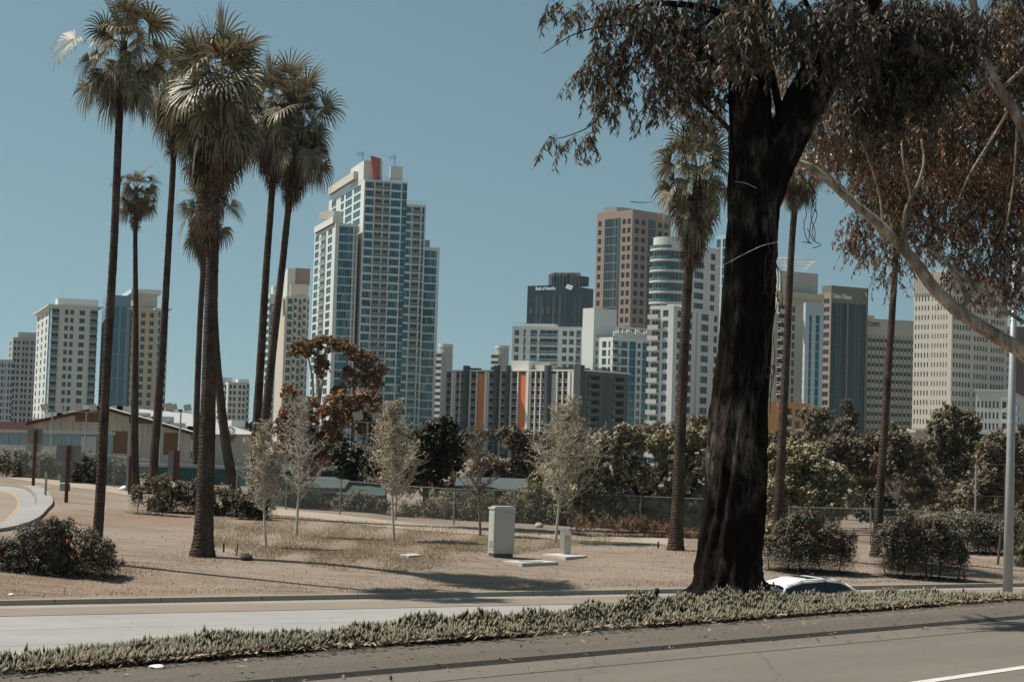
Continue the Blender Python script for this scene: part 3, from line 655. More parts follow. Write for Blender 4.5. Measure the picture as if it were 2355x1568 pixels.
# --- white mid-rise in front
B = Bld('white_midrise', 'white mid-rise with glass balconies and blank stair tower, in front of the pink tower', loc0(640, 1330), 'building')
q = block(B, 642, 1337, 1174, 1362, R(14), ('v', 752), Wh, left=dict(pat='.aa..b..bbb.BBBBBBBB..aa.aa.bb.', fh=3.1, top=1, t={'a': w_(g=Gp, lo=.2, hi=.85, mul=1), 'b': b_(g=Gp, p=.8), 'B': b_(g=Gp, p=.9)}))
railing(B, q, 1.2); roofbox(B, 'penthouse', 655, 1200, 1275, 744, 755, Wh, 6, -14)
q = block(B, 636, 1361, 1335, 1413, R(50), ('v', 708), Wh, name='stair_tower')
q = block(B, 630, 1406, 1362, 1493, R(50), ('v', 775), Wh, name='right_wall', left=dict(pat='.a..bb.bb', fh=3.1, top=1, t={'a': w_(g=Gp), 'b': w_(g=Gp, lo=.1, hi=.85, mul=1)}), right=dict(pat='BBBB.bbbb.pppp.aa.pppp.', fh=3.1, top=1, t={'B': b_(g=Gp, p=.8), 'b': w_(g=Gp, lo=.1, hi=.9, mul=2), 'p': w_(g=Gt, lo=.02, hi=.98, mul=1), 'a': w_(g=Gp)}))
railing(B, q, 1.2)
q = block(B, 650, 1412, 1362, 1490, R(50), ('v', 749), Wh, name='upper_wall', z0=('v', 780), right=dict(pat='.aa.aa.aa.', fh=3, top=.5, t={'a': w_(g=Gp)}))
for i in range(16): roofbox(B, 'roof_pipe', 634, 1410+i*5, 1412+i*5, 757+random.random()*8, 772, Wh, .6, 40)
B.finish()
# --- tall white condo with round bay
B = Bld('white_condominium', 'tall white condominium with a curved glazed top bay behind the palm right of centre', loc0(520, 1560), 'tower')
q = block(B, 508, 1545, 1490, 1650, R(38), ('v', 702), Wh, left=dict(pat='bbbb.aa..', fh=3.12, top=.9, t={'b': b_(p=1.2, r=Rw, g=Gp, lo=.1, hi=.95), 'a': w_(mul=1, g=Gp)}), right=dict(pat='..aaa...aa..|..aaaa...aa.'.replace('|', 'J'), fh=3.12, top=.9, t={'a': w_(g=Gp, mul=1, f=Fd, lo=.22, hi=.85), 'J': dict(k='m', m=Wg)}))
q2 = block(B, 514, 1574, 1530, 1648, R(38), ('v', 560), Wh, name='upper_wall', z0=('v', 714), right=dict(pat='...aaaa...aa..', fh=3.12, top=1.2, t={'a': w_(g=Gp, mul=1, f=Fd, lo=.22, hi=.85)}))
def roundbay(B, Y, u0, u1, vt, vb, wm, fh, name='bay', slab=.45):
    xc = xat((u0+u1)/2, Y, 40); r = (u1-u0)/2/F*Y; yc = Y+r*.35; zt = zat(xc, Y, vt); zb = zat(xc, Y, vb); mb = MB(); N = 12
    pts = [(xc+r*cos(pi+pi*i/N), yc+r*sin(pi+pi*i/N)) for i in range(N+1)]
    for a, c in zip(pts, pts[1:]):
        d = Vector((c[0]-a[0], c[1]-a[1])); L = d.length; d.normalize()
        facade(B, a, d, L, zb, zt, dict(pat='gggg' , fh=fh, top=3.6, t={'g': dict(k='w', g=Gp, f=Fw, lo=.12, hi=.86, mul=1, rec=.3)}), wm, mb)
    mb.poly([(p[0], p[1], zt) for p in pts], wm); B.part(name+'_wall', mb)
    f = 0; z = zt-3.6
    while z > zb:
        mb = MB(); ro = r+.9; o = [(xc+ro*cos(pi+pi*i/N), yc+ro*sin(pi+pi*i/N)) for i in range(N//2+1)]; i_ = pts[:N//2+1]
        for k in range(len(o)-1):
            mb.quad((*o[k], z+.15), (*o[k+1], z+.15), (*i_[k+1], z+.15), (*i_[k], z+.15), wm); mb.quad((*o[k], z-.3), (*o[k+1], z-.3), (*o[k+1], z+.15), (*o[k], z+.15), wm); mb.quad((*o[k+1], z-.3), (*o[k], z-.3), (*i_[k], z-.3), (*i_[k+1], z-.3), wm)
            mb.quad((*o[k], z+.2), (*o[k+1], z+.2), (*o[k+1], z+1.15), (*o[k], z+1.15), Rg)
        B.part('balcony_slab', mb); z -= fh
roundbay(B, 506, 1499, 1576, 547, 702, Wh, 3.12)
B.finish()
B = Bld('glass_tower', 'blue glass tower sliver between white condominium and dark tree trunk', loc0(620, 1670), 'tower')
q = block(B, 600, 1662, 1640, 1700, R(50), ('v', 540), Wpb, left=dict(pat='gg.gg', fh=3.3, t={'g': w_(g=Gt, lo=.05, hi=.95, mul=1)}), right=dict(pat='.gg.gg.', fh=3.3, t={'g': w_(g=Gt, lo=.05, hi=.95)})); B.finish(60)
# --- beige tower with flared crown
B = Bld('crowned_tower', 'beige and sage tower with balconies and a flared lattice ring on its roof', loc0(610, 1820), 'tower')
q = block(B, 596, 1785, 1755, 1888, R(60), ('v', 668), Wc, left=None, right=dict(pat='BBBBBB....ww....................', fh=3.1, top=4.6, t={'B': b_(g=Gd, p=1.4, r=Rw, f=Wh), 'w': w_(g=Gg, mul=1, lo=.15, hi=.85)}))
q_s = block(B, 599, 1779, 1748, 1790, R(60), ('v', 676), Wgn, name='sage_wall')
block(B, 592, 1848, 1843, 1890, R(70), ('v', 696), Wpb, name='pale_blue_wall', right=dict(pat='...gg...ggg...', fh=3.1, top=4, t={'g': w_(g=Gt, lo=.03, hi=.97)}))
block(B, 593, 1784, 1776, 1890, R(60), ('v', 668), Wb, name='roof_cap', z0=('v', 683))
block(B, 601, 1788, 1772, 1875, R(60), ('v', 622), Wg, name='penthouse', z0=('v', 668), right=dict(pat='.aa.aa.aa.aa.aa.aa.', fh=6.5, top=.6, t={'a': w_(g=Gd, lo=.25, hi=.85)}))
x = xat(1822, 606, 60); z0 = zat(x, 606, 622); z1 = zat(x, 606, 599); mb = MB(); N = 28
for i in range(N):
    a = 2*pi*i/N; a2 = 2*pi*(i+1)/N; lo = (x+4.2*cos(a), 606+4.2*sin(a), z0); hi = (x+8*cos(a), 606+8*sin(a), z1); hi2 = (x+8*cos(a2), 606+8*sin(a2), z1)
    mb.tube([lo, hi], .09, Rw, 4); mb.tube([hi, hi2], .16, Rw, 4)
    for t in (.35, .7): mb.tube([Vector(lo).lerp(Vector(hi), t), Vector((x+4.2*cos(a2), 606+4.2*sin(a2), z0)).lerp(Vector(hi2), t)], .07, Rw, 4)
B.part('crown_ring', mb); B.finish()
# --- newspaper tower
B = Bld('office_tower', 'olive office tower with dark glass panels and white blackletter newspaper lettering', loc0(810, 1940), 'tower')
q = block(B, 800, 1906, 1884, 1991, R(60), ('v', 656), Wol, left=None, right=dict(pat='gggggggg.ggggggggg.', fh=3.9, top=7.8, t={'g': dict(k='w', g=Gn, f=Fd, lo=.0, hi=.99, mul=9, rec=.35, fr=.07)}))
q3 = block(B, 797.5, 1905.5, 1886, 1907, R(60), ('v', 672), Wpk, name='side_wall', left=dict(pat='.aaaa.', fh=3.9, top=2, t={'a': w_(g=Gd, lo=.2, hi=.8, mul=1)}))
d_ = q['dr']; nn = Vector((d_.y, -d_.x)); p = q['C']+d_*.6+nn*.15; zz = zat(p.x, p.y, 685)
text_mesh(B, 'lettering', 'Union-Tribune', (p.x, p.y, zz), d_, 3.2, sg, .1, font_off=.05, sx=.6); B.finish()
# --- law firm block
B = Bld('office_block', 'pale stone office block with square window grid and dark serif lettering', loc0(830, 2040), 'building')
q = block(B, 815, 1962, 1950, 2103, R(70), ('v', 730), Wcop, right=dict(pat='.'+'ww.'*15, fh=3.85, top=8.3, t={'w': w_(g=Gn, f=Fd, lo=.28, hi=.72, mul=1)}))
d_ = q['dr']; nn = Vector((d_.y, -d_.x)); wr = q['wr']; u = wr/46
for i in range(16):
    p = q['C']+d_*(u*(.5+3*i))+nn*.35; mb = MB(); mb.box((p.x-d_.x*.2, p.y-d_.y*.2, -8), (d_.x*.4, d_.y*.4, 0), (-nn.x*.34, -nn.y*.34, 0), (0, 0, q['z1']-7.6+8), wallmat('rib_grey', (.3, .28, .25))); B.part('rib', mb)
p = q['C']+d_*2.2+nn*.2; zz = zat(p.x, p.y, 749); text_mesh(B, 'lettering', 'PROCOPIO', (p.x, p.y, zz), d_, 3.1, Fd, .1, font_off=.04, sx=.72)
roofbox(B, 'penthouse', 822, 1989, 2010, 724, 732, Wcop, 8, 20); B.finish()
# --- ribbed tower
B = Bld('office_tower', 'pale ribbed stone tower with narrow dark windows, rightmost tall tower behind the branches', loc0(725, 2200), 'tower')
wn = lambda n: dict(k='w', g=Gn, f=Fd, lo=.26, hi=.78, rep=n, gap=.85, rec=.55)
q = block(B, 710, 2185, 2097, 2313, R(45), ('v', 624), Wrib, cornice=(.3, .6, Wrib), left=dict(pat='.'+'aaaaaaaaa'+'..'+'bbbbbbbbbb'+'...', fh=3.9, top=9., t={'a': wn(5), 'b': wn(6)}), right=dict(pat='.aaaaaaaaaa..bbbbbbbb..bbbbbbbb..', fh=3.9, top=9., t={'a': wn(6), 'b': wn(5)}))
for d, w, L, n in ((-q['dl'], q['wl'], q['L'], 24), (q['dr'], q['wr'], q['C'], 34)):
    nn = Vector((d.y, -d.x)); mb = MB()
    for i in range(n+1): p = L+d*(w*i/n)+nn*.5; mb.box((p.x-d.x*.2, p.y-d.y*.2, q['z1']-8.8), (d.x*.4, d.y*.4, 0), (-nn.x*.49, -nn.y*.49, 0), (0, 0, 8.7), Wrib)
    B.part('top_ribs', mb)
    mb = MB()
    for i in range(n): p = L+d*(w*(i+.3)/n); mb.quad(*[(p.x+d.x*e*w/n*.4+nn.x*.03, p.y+d.y*e*w/n*.4+nn.y*.03, q['z1']-z) for e, z in ((0, 7.8), (1, 7.8), (1, 1.2), (0, 1.2))], Gn)
    B.part('top_glazing', mb)
B.finish()
B = Bld('brown_tower', 'dark banded brown tower at the right edge beyond the lamp post', loc0(900, 2340), 'tower')
q = block(B, 880, 2330, 2300, 2400, R(60), ('v', 750), Wbr, left=dict(pat='.a.', fh=3.9, t={'a': w_(g=Gn, f=Fd, lo=.35, hi=.75, mul=3)}), right=dict(pat='.a.', fh=3.9, t={'a': w_(g=Gn, f=Fd, lo=.35, hi=.75, mul=5)})); B.finish(60)
B = Bld('old_white_building', 'old white building with small sash windows and a zigzag fire escape at right', loc0(570, 2300), 'building')
q = block(B, 560, 2318, 2243, 2400, R(20), ('v', 900), Wh, cornice=(.5, .5, Wh), left=dict(pat='.a.a.a.a.a.a..aa.', fh=3.5, top=2.4, t={'a': w_(g=Gd, f=Fg, lo=.15, hi=.75, hb=.5)}), right=dict(pat='.aa..aa..aa.', fh=3.5, top=2.4, t={'a': w_(g=Gd, f=Fg, lo=.15, hi=.75, hb=.5)}))
d_ = -q['dl']; nn = Vector((d_.y, -d_.x)); p = q['L']+d_*(q['wl']*.8)+nn*.9; mb = MB()
for k in range(6):
    z = q['z1']-3.2-k*3.5; mb.box((p.x, p.y, z), (d_.x*4.4, d_.y*4.4, 0), (-nn.x*.85, -nn.y*.85, 0), (0, 0, .12), Rw)
    a, c = (0, 4.2) if k % 2 else (4.2, 0); mb.tube([(p.x+d_.x*a, p.y+d_.y*a, z), (p.x+d_.x*c, p.y+d_.y*c, z-3.5)], .12, Rw, 4)
    mb.tube([(p.x, p.y, z+1), (p.x+d_.x*4.4, p.y+d_.y*4.4, z+1)], .07, Rw, 4)
for a in (0, 4.4): mb.tube([(p.x+d_.x*a, p.y+d_.y*a, q['z1']-22), (p.x+d_.x*a, p.y+d_.y*a, q['z1']-2)], .08, Rw, 4)
B.part('fire_escape', mb); B.finish()
B = Bld('orange_building', 'ochre orange building with a dark glazed slot below the crowned tower', loc0(505, 1800), 'building')
q = block(B, 496, 1789, 1757, 1866, R(55), ('v', 924), Wamb, left=None, right=dict(pat='.gggggggg..aaa..aaa..', fh=3.3, top=1.4, t={'g': b_(g=Gn, f=Fd, r=Rw, p=.1), 'a': w_(g=Gg, mul=1)}))
railing(B, q, 1., Rw); B.finish()
# --- low buildings among the right-hand trees
B = Bld('ornate_building', 'old beige building with tall windows half hidden by the right-hand gum trees', loc0(200, 2020), 'building')
q = block(B, 196, 2046, 1962, 2075, R(12), ('v', 1066), Wc, cornice=(.3, .3, Wc), left=dict(pat='.aa...aaa...aa..a.', fh=3.4, top=.6, t={'a': w_(g=Gd, f=Fw, lo=.15, hi=.8, mul=1)}), right=dict(pat='.a.a.', fh=3.4, t={'a': w_(g=Gd)})); B.finish()
B = Bld('ornate_building', 'beige building with curved parapet above the right-hand trees', loc0(240, 2110), 'building')
q = block(B, 236, 2108, 2062, 2150, R(50), ('v', 994), Wc, cornice=(.35, .35, Wc), left=dict(pat='.a.a.a.', fh=3.4, top=1.6, t={'a': w_(g=Gd, mul=1)}), right=dict(pat='..aa.aa..', fh=3.4, top=1.6, t={'a': w_(g=Gg, mul=1)}))
roofbox(B, 'parapet', 236.3, 2098, 2122, 986, 993, Wc, 1.5, 0); B.finish()
# ---------------- plants
def unit(a): return a/np.maximum(1e-9, np.linalg.norm(a, axis=1, keepdims=True))
def leaf_quads(P, N, L, Wd, axis=None, jit=1.):
    """one diamond leaf at each point P with normal near N"""
    n = len(P); N = unit(N+rng.normal(0, .55*jit, (n, 3)))
    A = rng.normal(0, 1, (n, 3)) if axis is None else axis+rng.normal(0, .35, (n, 3))
    A = unit(A-N*np.sum(A*N, 1, keepdims=True)); Bv = np.cross(N, A)
    l = (L*rng.uniform(.6, 1.3, (n, 1))); w = (Wd*rng.uniform(.6, 1.3, (n, 1)))
    V = np.stack([P-A*l/2, P+Bv*w/2+A*l*.05, P+A*l/2, P-Bv*w/2+A*l*.05], 1).reshape(-1, 3)
    return V, np.arange(n*4).reshape(-1, 4)
def puffs(blobs, per=14, pr=.42):
    """sub-clumps sitting on the shell of each ellipsoid"""
    out = []
    for c, r in blobs:
        k = max(3, int(per*rng.uniform(.8, 1.2))); d = unit(rng.normal(0, 1, (k, 3))); d[:, 2] = np.abs(d[:, 2])*np.where(rng.random(k) < .7, 1, -1)
        f = rng.uniform(.45, 1., (k, 1))
        cc = np.array(c)+d*f*np.array(r)
        rr = np.mean(r)*pr*rng.uniform(.6, 1.25, k)
        out += [(cc[i], rr[i]) for i in range(k)]
    return out
def crown(name, blobs, n, L, Wd, m, per=14, pr=.42, flat=1., axis=None, jit=1.):
    pf = puffs(blobs, per, pr); w = np.array([r*r for _, r in pf]); w /= w.sum(); cnt = rng.multinomial(n, w); P = []; N = []
    for (c, r), k in zip(pf, cnt):
        tw = unit(rng.normal(0, 1, (max(3, k//14), 3)))*rng.uniform(.25, 1.3, (max(3, k//14), 1)); tw[:, 2] += .12   # twig tips
        d = tw[rng.integers(len(tw), size=k)]+rng.normal(0, .2, (k, 3))
        P.append(c+d*r*np.array([1, 1, flat])); N.append(unit(d)*.45+np.array([-.5, .05, .75]))
    P = np.concatenate(P); N = np.concatenate(N); V, Fq = leaf_quads(P, N, L, Wd, axis, jit)
    return npmesh(name, V, Fq, [m])
def pblob(u, v, ru, rv, Y, dy=0, rd=None):
    c = atY(u, v, Y+dy); s = (Y+dy)/F; return ((c.x, c.y, c.z), (ru*s, (rd or (ru+rv)/2)*s, rv*s))
def ppath(pts, Y):      # [(u, v, width px, dy)]
    P = [atY(p[0], p[1], Y+(p[3] if len(p) > 3 else 0)) for p in pts]; return P, [p[2]*Y/F/2 for p in pts]
def limb(mb, pts, Y, m, n=8, k=None):
    P, Rr = ppath(pts, Y); k = k or max(4, len(P)*4); Q = interp(P, k); rr = [np.interp(i/(k-1)*(len(P)-1), range(len(P)), Rr) for i in range(k)]
    mb.tube(Q, rr, m, n)
palebark = mat('pale_gum_bark', (.48, .41, .35), .8, .3, 3, bmp=.5, c2=(.14, .1, .08), vs=(1, 1, .35))
youngbark = mat('young_tree_bark', (.52, .48, .43), .85, .2, 6, bmp=.3, vs=(1, 1, .3))
darkbark = mat('dark_bark', (.06, .045, .036), .9, .3, 3, bmp=.8, vs=(1, 1, .3))
L_dark = leafmat('dark_leaf', (.02, .02, .011), (.1, .088, .05), trans=.08, spec=.5)
L_olive = leafmat('olive_leaf', (.07, .06, .032), (.38, .33, .2), trans=.18)
L_gum = leafmat('gum_leaf', (.08, .064, .042), (.42, .35, .25), trans=.18, c3=(.2, .12, .06), p3=.9)
L_rust = leafmat('rust_leaf', (.3, .165, .085), (.85, .53, .3), trans=.3, c3=(.1, .09, .05), p3=.66)
L_pale = leafmat('pale_leaf', (.16, .14, .08), (.5, .44, .29), trans=.25)
L_young = leafmat('young_leaf', (.28, .235, .14), (.64, .54, .37), trans=.35)
L_lant = leafmat('lantana_leaf', (.03, .03, .018), (.27, .24, .17), trans=.1)
L_dry = leafmat('dry_stalk', (.2, .13, .07), (.4, .28, .17), trans=.2)
flw = leafmat('orange_flower', (.5, .11, .03), (.62, .2, .06), trans=.2)
def tree(name, label, cat, Y, base, blobs, trunks, n, L, Wd, lm, bm, group=None, per=14, pr=.42, **kw):
    p = atY(base[0], base[1], Y); z = hz(p.x, p.y); e = empty(name, (p.x, p.y, z), label, cat, group)
    BB = [pblob(*(b[:4]), Y, *(b[4:])) for b in blobs]
    link('crown', crown('crown', BB, n, L, Wd, lm, per, pr, **kw), e)
    mb = MB()
    for t in trunks: limb(mb, t, Y, bm)
    if trunks: mb.build('trunk', e, True)
    return e
# --- palms
petm = leafmat('palm_petiole', (.12, .1, .06), (.2, .15, .09), trans=0)
palmL = leafmat('palm_frond', (.04, .04, .022), (.34, .29, .175), rough=.52, trans=.18, c3=(.24, .17, .1), p3=.93, spec=.6)
deadL = leafmat('dead_frond', (.045, .027, .018), (.24, .16, .105), rough=.75, trans=.12)
def palmbark():
    m, nt, b = principled('palm_trunk'); t = nt.nodes.new('ShaderNodeTexCoord'); wv = nt.nodes.new('ShaderNodeTexWave'); wv.bands_direction = 'Z'
    wv.inputs['Scale'].default_value = 2.6; wv.inputs['Distortion'].default_value = 7; wv.inputs['Detail'].default_value = 3; wv.inputs['Detail Scale'].default_value = 2.5; nt.links.new(t.outputs['Object'], wv.inputs[0])
    n1 = noise(nt, 2.2, 6, .7, coord(nt, (1, 1, .6))); n2 = noise(nt, 18, 4, .6, coord(nt, (1.8, 1.8, .25)))
    c = mixrgb(nt, wv.outputs[1], (.03, .022, .017), (.05, .037, .029)); c = mixrgb(nt, ramp(nt, n1, .35, .7), c, (.13, .1, .08)); c = mixrgb(nt, ramp(nt, n2, .5, .7), c, (.045, .032, .025))
    nt.links.new(c, b.inputs['Base Color']); b.inputs['Roughness'].default_value = .95; b.inputs['Specular IOR Level'].default_value = .1
    mx = nt.nodes.new('ShaderNodeMath'); mx.operation = 'ADD'; nt.links.new(wv.outputs[1], mx.inputs[0]); nt.links.new(n2, mx.inputs[1]); bump(nt, b, mx.outputs[0], .8, .04); return m
pbark = palmbark()
def frond(V, Fc, MI, hub, az, el, pet, bl, droop, seg=22, fold=.3, curl=1., mi=0, wind=0., blend=1.):
    """one fan leaf: curved stalk, then strips radiating from its end and drooping at their tips"""
    d0 = np.array([cos(az)*cos(el), sin(az)*cos(el), sin(el)]); p = np.array(hub); n = 5; pts = [p.copy()]; d = d0.copy()
    for i in range(n): d = d+np.array([wind*.05, 0, -droop*.16]); d /= np.linalg.norm(d); p = p+d*pet/n; pts.append(p.copy())
    side = np.cross(d, [0, 0, 1.]); side /= max(1e-6, np.linalg.norm(side)); up = np.cross(side, d)
    w = .022
    for i in range(n):
        b = len(V); V += [pts[i]-side*w, pts[i]+side*w, pts[i+1]+side*w*.8, pts[i+1]-side*w*.8]; Fc.append((b, b+1, b+2, b+3)); MI.append(1 if mi == 0 else mi)
    d = d+np.array([0, 0, -1.])*(.15+1.0*max(0, cos(el))**2)*blend; d /= np.linalg.norm(d); side = np.cross(d, [0, 0, 1.]); side /= max(1e-6, np.linalg.norm(side)); up = np.cross(side, d)
    tw = random.gauss(0, .75); s2 = side*cos(tw)+up*sin(tw); u2 = up*cos(tw)-side*sin(tw)
    for k in range(seg):
        th = (k/(seg-1)-.5)*2*R(115); dk = d*cos(th)+s2*sin(th)+u2*fold*(abs(sin(th))-.3); dk /= np.linalg.norm(dk)
        Lk = bl*(1-.28*(abs(th)/R(115))**1.5)*random.uniform(.88, 1.06)
        wd = np.cross(dk, u2); wd /= max(1e-6, np.linalg.norm(wd)); q = p.copy(); dd = dk.copy(); fr = [(0, .008), (.3, .03*bl), (.6, .027*bl), (.82, .015*bl), (1., .003)]
        dr = droop*random.uniform(.7, 1.4)*curl; prev = None
        for (t0, w0), (t1, w1) in zip(fr, fr[1:]):
            st = (t1-t0)*Lk; q2 = q+dd*st
            b = len(V); V += [q-wd*w0, q+wd*w0, q2+wd*w1, q2-wd*w1]; Fc.append((b, b+1, b+2, b+3)); MI.append(mi)
            q = q2; dd = dd+np.array([wind*.25*t1, 0, -dr*(t1**1.6)*1.25]); dd /= np.linalg.norm(dd)
def palm(label, base, path, apex, wb, wt, r, skirt, nf=46, Y=None, seed=1, wind=.3, sk=1., ndead=40, name='fan_palm', seg=22, group='tall fan palms'):
    random.seed(seed); g = ghit(*base) if Y is None else None
    Y = g.y if g else Y; b0 = g if g else atY(*base, Y)
    b0 = Vector((b0.x, b0.y, hz(b0.x, b0.y))); s = Y/F
    P = [b0]+[atY(u, v, Y) for u, v in path]; A = atY(*apex, Y)
    P.append(A); k = 120; Q = interp(P, k); hgt = A.z-b0.z; mb = MB()
    rad = []
    for i in range(k):
        t = min(1, max(0, (Q[i].z-b0.z)/hgt)); f = wt+(wb*.72-wt)*(1-t)**1.6+wb*.3*math.exp(-t*hgt/.5)
        rad.append(f*s/2*(1+.012*sin(i*2.4)+random.uniform(-.03, .03)))
    Q[0] = Q[0]-Vector((0, 0, .15)); mb.tube(Q, rad, pbark, 16)
    e = empty(name, b0, label, 'palm tree', group); mb.build('trunk', e, True)
    top = np.array(A); rl = r*s; ax = np.array((Q[-1]-Q[-8]).normalized())
    V = []; Fc = []; MI = []
    for i in range(nf):
        t = (i+.5)/nf; el = R(80-138*t)+random.uniform(-.22, .22); az = i*2.39996+random.uniform(-.3, .3)
        hub = top-ax*(t*rl*.5)+np.array([cos(az), sin(az), 0])*.1
        L = rl*random.uniform(.6, 1.15)
        frond(V, Fc, MI, hub, az, el, L*random.uniform(.32, .62), L*.56, .2+.95*t, seg, .4, 1.5+1.9*t, 0, wind*random.uniform(.2, 1.6))
    link('crown', npmesh('crown', V, Fc, [palmL, petm], midx=MI), e)
    V = []; Fc = []; MI = []; sl_ = skirt*s     # dead leaves hanging round the stem
    for i in range(ndead):
        t = (i+.5)/ndead; az = i*2.39996+random.uniform(-.4, .4); hub = top-ax*(rl*.25+t*(sl_-rl*.35))+np.array([cos(az), sin(az), 0])*.12
        el = R(-35-45*t)+random.uniform(-.15, .15); L = rl*(.74-.36*t)*sk*random.uniform(.8, 1.15)
        frond(V, Fc, MI, hub, az, el, L*.45, L*.62, .9, 14, .5, 2.2, 0, wind*.4)
    link('dead_fronds', npmesh('dead_fronds', V, Fc, [deadL, deadL], midx=MI), e)
    return e
palm('tall fan palm rising behind the foreground lantana bush, its crown cut by the top edge', (215, 1293), [(228, 1180), (245, 850), (262, 560), (274, 280)], (285, 95), 34, 17, 150, 145, 52, seed=3, wind=.1, sk=.8, ndead=22)
palm('thickest fan palm with flared base and the largest shaggy crown', (465, 1279), [(470, 1180), (481, 850), (488, 600), (492, 420)], (512, 190), 62, 25, 172, 360, 78, seed=5, sk=1.05, ndead=64)
palm('short slim fan palm with a small round crown, left of the beige tower', (310, 1132), [(309, 1000), (312, 760), (311, 560)], (313, 430), 30, 10, 62, 96, 40, seed=8, wind=0, ndead=34, sk=.9)
palm('slender dark fan palm whose crown merges behind the largest crown', (350, 1136), [(357, 1020), (376, 760), (390, 520), (399, 350)], (400, 165), 30, 13, 118, 185, 46, seed=9, ndead=40)
palm('fan palm with a low drooping crown directly behind the thickest trunk', (450, 1100), [(452, 950), (460, 740), (468, 600)], (472, 470), 22, 13, 92, 140, 44, seed=12, ndead=46)
palm('fan palm with trunk curving right at its foot, crown hidden behind the largest crown', (548, 1152), [(524, 1050), (505, 900), (494, 760), (488, 560)], (482, 300), 34, 14, 100, 150, 36, seed=13, ndead=30)
palm('left one of two crossing slim palms growing from one dark clump', (580, 1186), [(585, 1060), (598, 850), (612, 620), (626, 420)], (628, 235), 34, 14, 128, 180, 54, seed=15, ndead=50)
palm('right one of two crossing slim palms, crown leaning over the tall stepped tower', (592, 1188), [(600, 1060), (622, 850), (648, 620), (668, 440)], (694, 275), 34, 14, 122, 190, 56, seed=17, ndead=50)
palm('fan palm with heavy ragged crown just left of the dark tree trunk', (1553, 1264), [(1558, 1160), (1568, 900), (1582, 640), (1592, 560)], (1606, 385), 42, 20, 124, 215, 60, seed=19, ndead=70, sk=1.1, wind=-.1)
palm('fan palm standing in lantana just right of the dark tree trunk', (1786, 1240), [(1792, 1120), (1806, 850), (1818, 600), (1828, 470)], (1843, 372), 34, 14, 86, 105, 36, seed=21, ndead=40)
palm('rightmost fan palm, crown half hidden in hanging gum leaves', (2014, 1279), [(2024, 1120), (2042, 850), (2056, 640)], (2066, 440), 32, 14, 84, 110, 36, seed=23, ndead=30)
palm('tiny distant fan palm above the low white block', (524, 1040), [(525, 1025)], (527, 992), 5, 4, 22, 14, 30, Y=170, seed=25, ndead=12, wind=0, seg=12)
palm('small squat fan palm at the right edge beside the lamp post', (2352, 1300), [(2350, 1275)], (2348, 1262), 10, 9, 48, 20, 26, seed=27, ndead=8, wind=0, name='young_fan_palm', seg=16, group='low palms')
# --- wide gum with rust coloured umbrella crown
tree('gum_tree', 'large gum tree with rust orange umbrella crown in front of the tall stepped tower', 'tree', 118, (690, 1150),
  [(700, 795, 32, 16), (745, 790, 40, 17), (790, 800, 36, 18), (830, 825, 34, 22), (860, 850, 30, 24), (845, 880, 38, 22), (805, 865, 28, 26), (780, 900, 22, 16), (715, 815, 26, 12), (740, 845, 16, 30), (675, 812, 16, 10)],
  [[(690, 1150, 14), (700, 1080, 12), (722, 1000, 10), (733, 940, 8), (731, 880, 6), (722, 825, 4)], [(733, 940, 7), (738, 900, 5), (745, 850, 4), (750, 800, 3)], [(700, 1080, 9), (712, 980, 8), (720, 900, 6), (713, 840, 4), (705, 810, 3)],
   [(733, 940, 6), (775, 900, 5), (800, 850, 4), (790, 810, 3)], [(700, 1080, 8), (740, 1010, 7), (790, 960, 5), (830, 900, 4), (845, 860, 3)]], 30000, .2, .08, L_rust, palebark, per=46, pr=.22)
tree('gum_tree', 'rust tinged gum tree lower in front of the umbrella crowned gum', 'tree', 112, (720, 1160),
  [(665, 905, 24, 28), (672, 960, 32, 40), (655, 1010, 30, 50), (700, 1030, 36, 60), (790, 930, 46, 32), (845, 930, 36, 34), (750, 960, 34, 30), (815, 975, 50, 36), (760, 1010, 40, 40), (720, 930, 20, 20), (860, 990, 36, 36), (700, 970, 30, 34), (730, 1060, 50, 40)],
  [[(720, 1160, 12), (735, 1080, 10), (765, 1010, 8), (790, 960, 5)], [(720, 1160, 10), (705, 1060, 8), (688, 980, 5), (668, 920, 3)], [(735, 1080, 7), (750, 1020, 6), (740, 960, 4)]], 44000, .22, .09, leafmat('rust_olive_leaf', (.09, .065, .035), (.44, .3, .17), trans=.2, c3=(.66, .32, .15), p3=.75), palebark, per=34, pr=.27)
tree('dark_tree', 'dense almost black evergreen tree behind the middle young tree', 'tree', 104, (980, 1150),
  [(1000, 1000, 55, 34), (960, 1030, 50, 40), (900, 1010, 50, 34), (1020, 1050, 55, 45), (860, 1050, 50, 34), (800, 1050, 40, 36), (980, 1080, 60, 36), (880, 1080, 60, 32), (1040, 1085, 30, 30), (1030, 985, 34, 22), (800, 1085, 34, 20)],
  [[(980, 1160, 16), (975, 1080, 12), (960, 1010, 6)], [(975, 1100, 9), (1010, 1050, 6), (1030, 1000, 3)], [(975, 1100, 9), (900, 1060, 6), (850, 1030, 3)]], 46000, .2, .12, L_dark, darkbark, per=26, pr=.34)
tree('grey_tree', 'thin grey green tree in front of the brown block, behind the traffic cabinet', 'tree', 115, (1150, 1160),
  [(1080, 1060, 40, 40), (1130, 1090, 50, 40), (1190, 1050, 34, 50), (1180, 1100, 50, 34), (1110, 1110, 50, 26), (1175, 1000, 22, 24), (1255, 1020, 26, 24), (1230, 1060, 40, 30), (1290, 1050, 26, 40)],
  [[(1140, 1170, 9), (1130, 1090, 6), (1110, 1030, 3)], [(1140, 1140, 6), (1170, 1070, 5), (1185, 1000, 3)], [(1170, 1100, 5), (1230, 1040, 4), (1250, 1005, 2)]], 26000, .26, .1, L_gum, palebark, per=16, pr=.36)
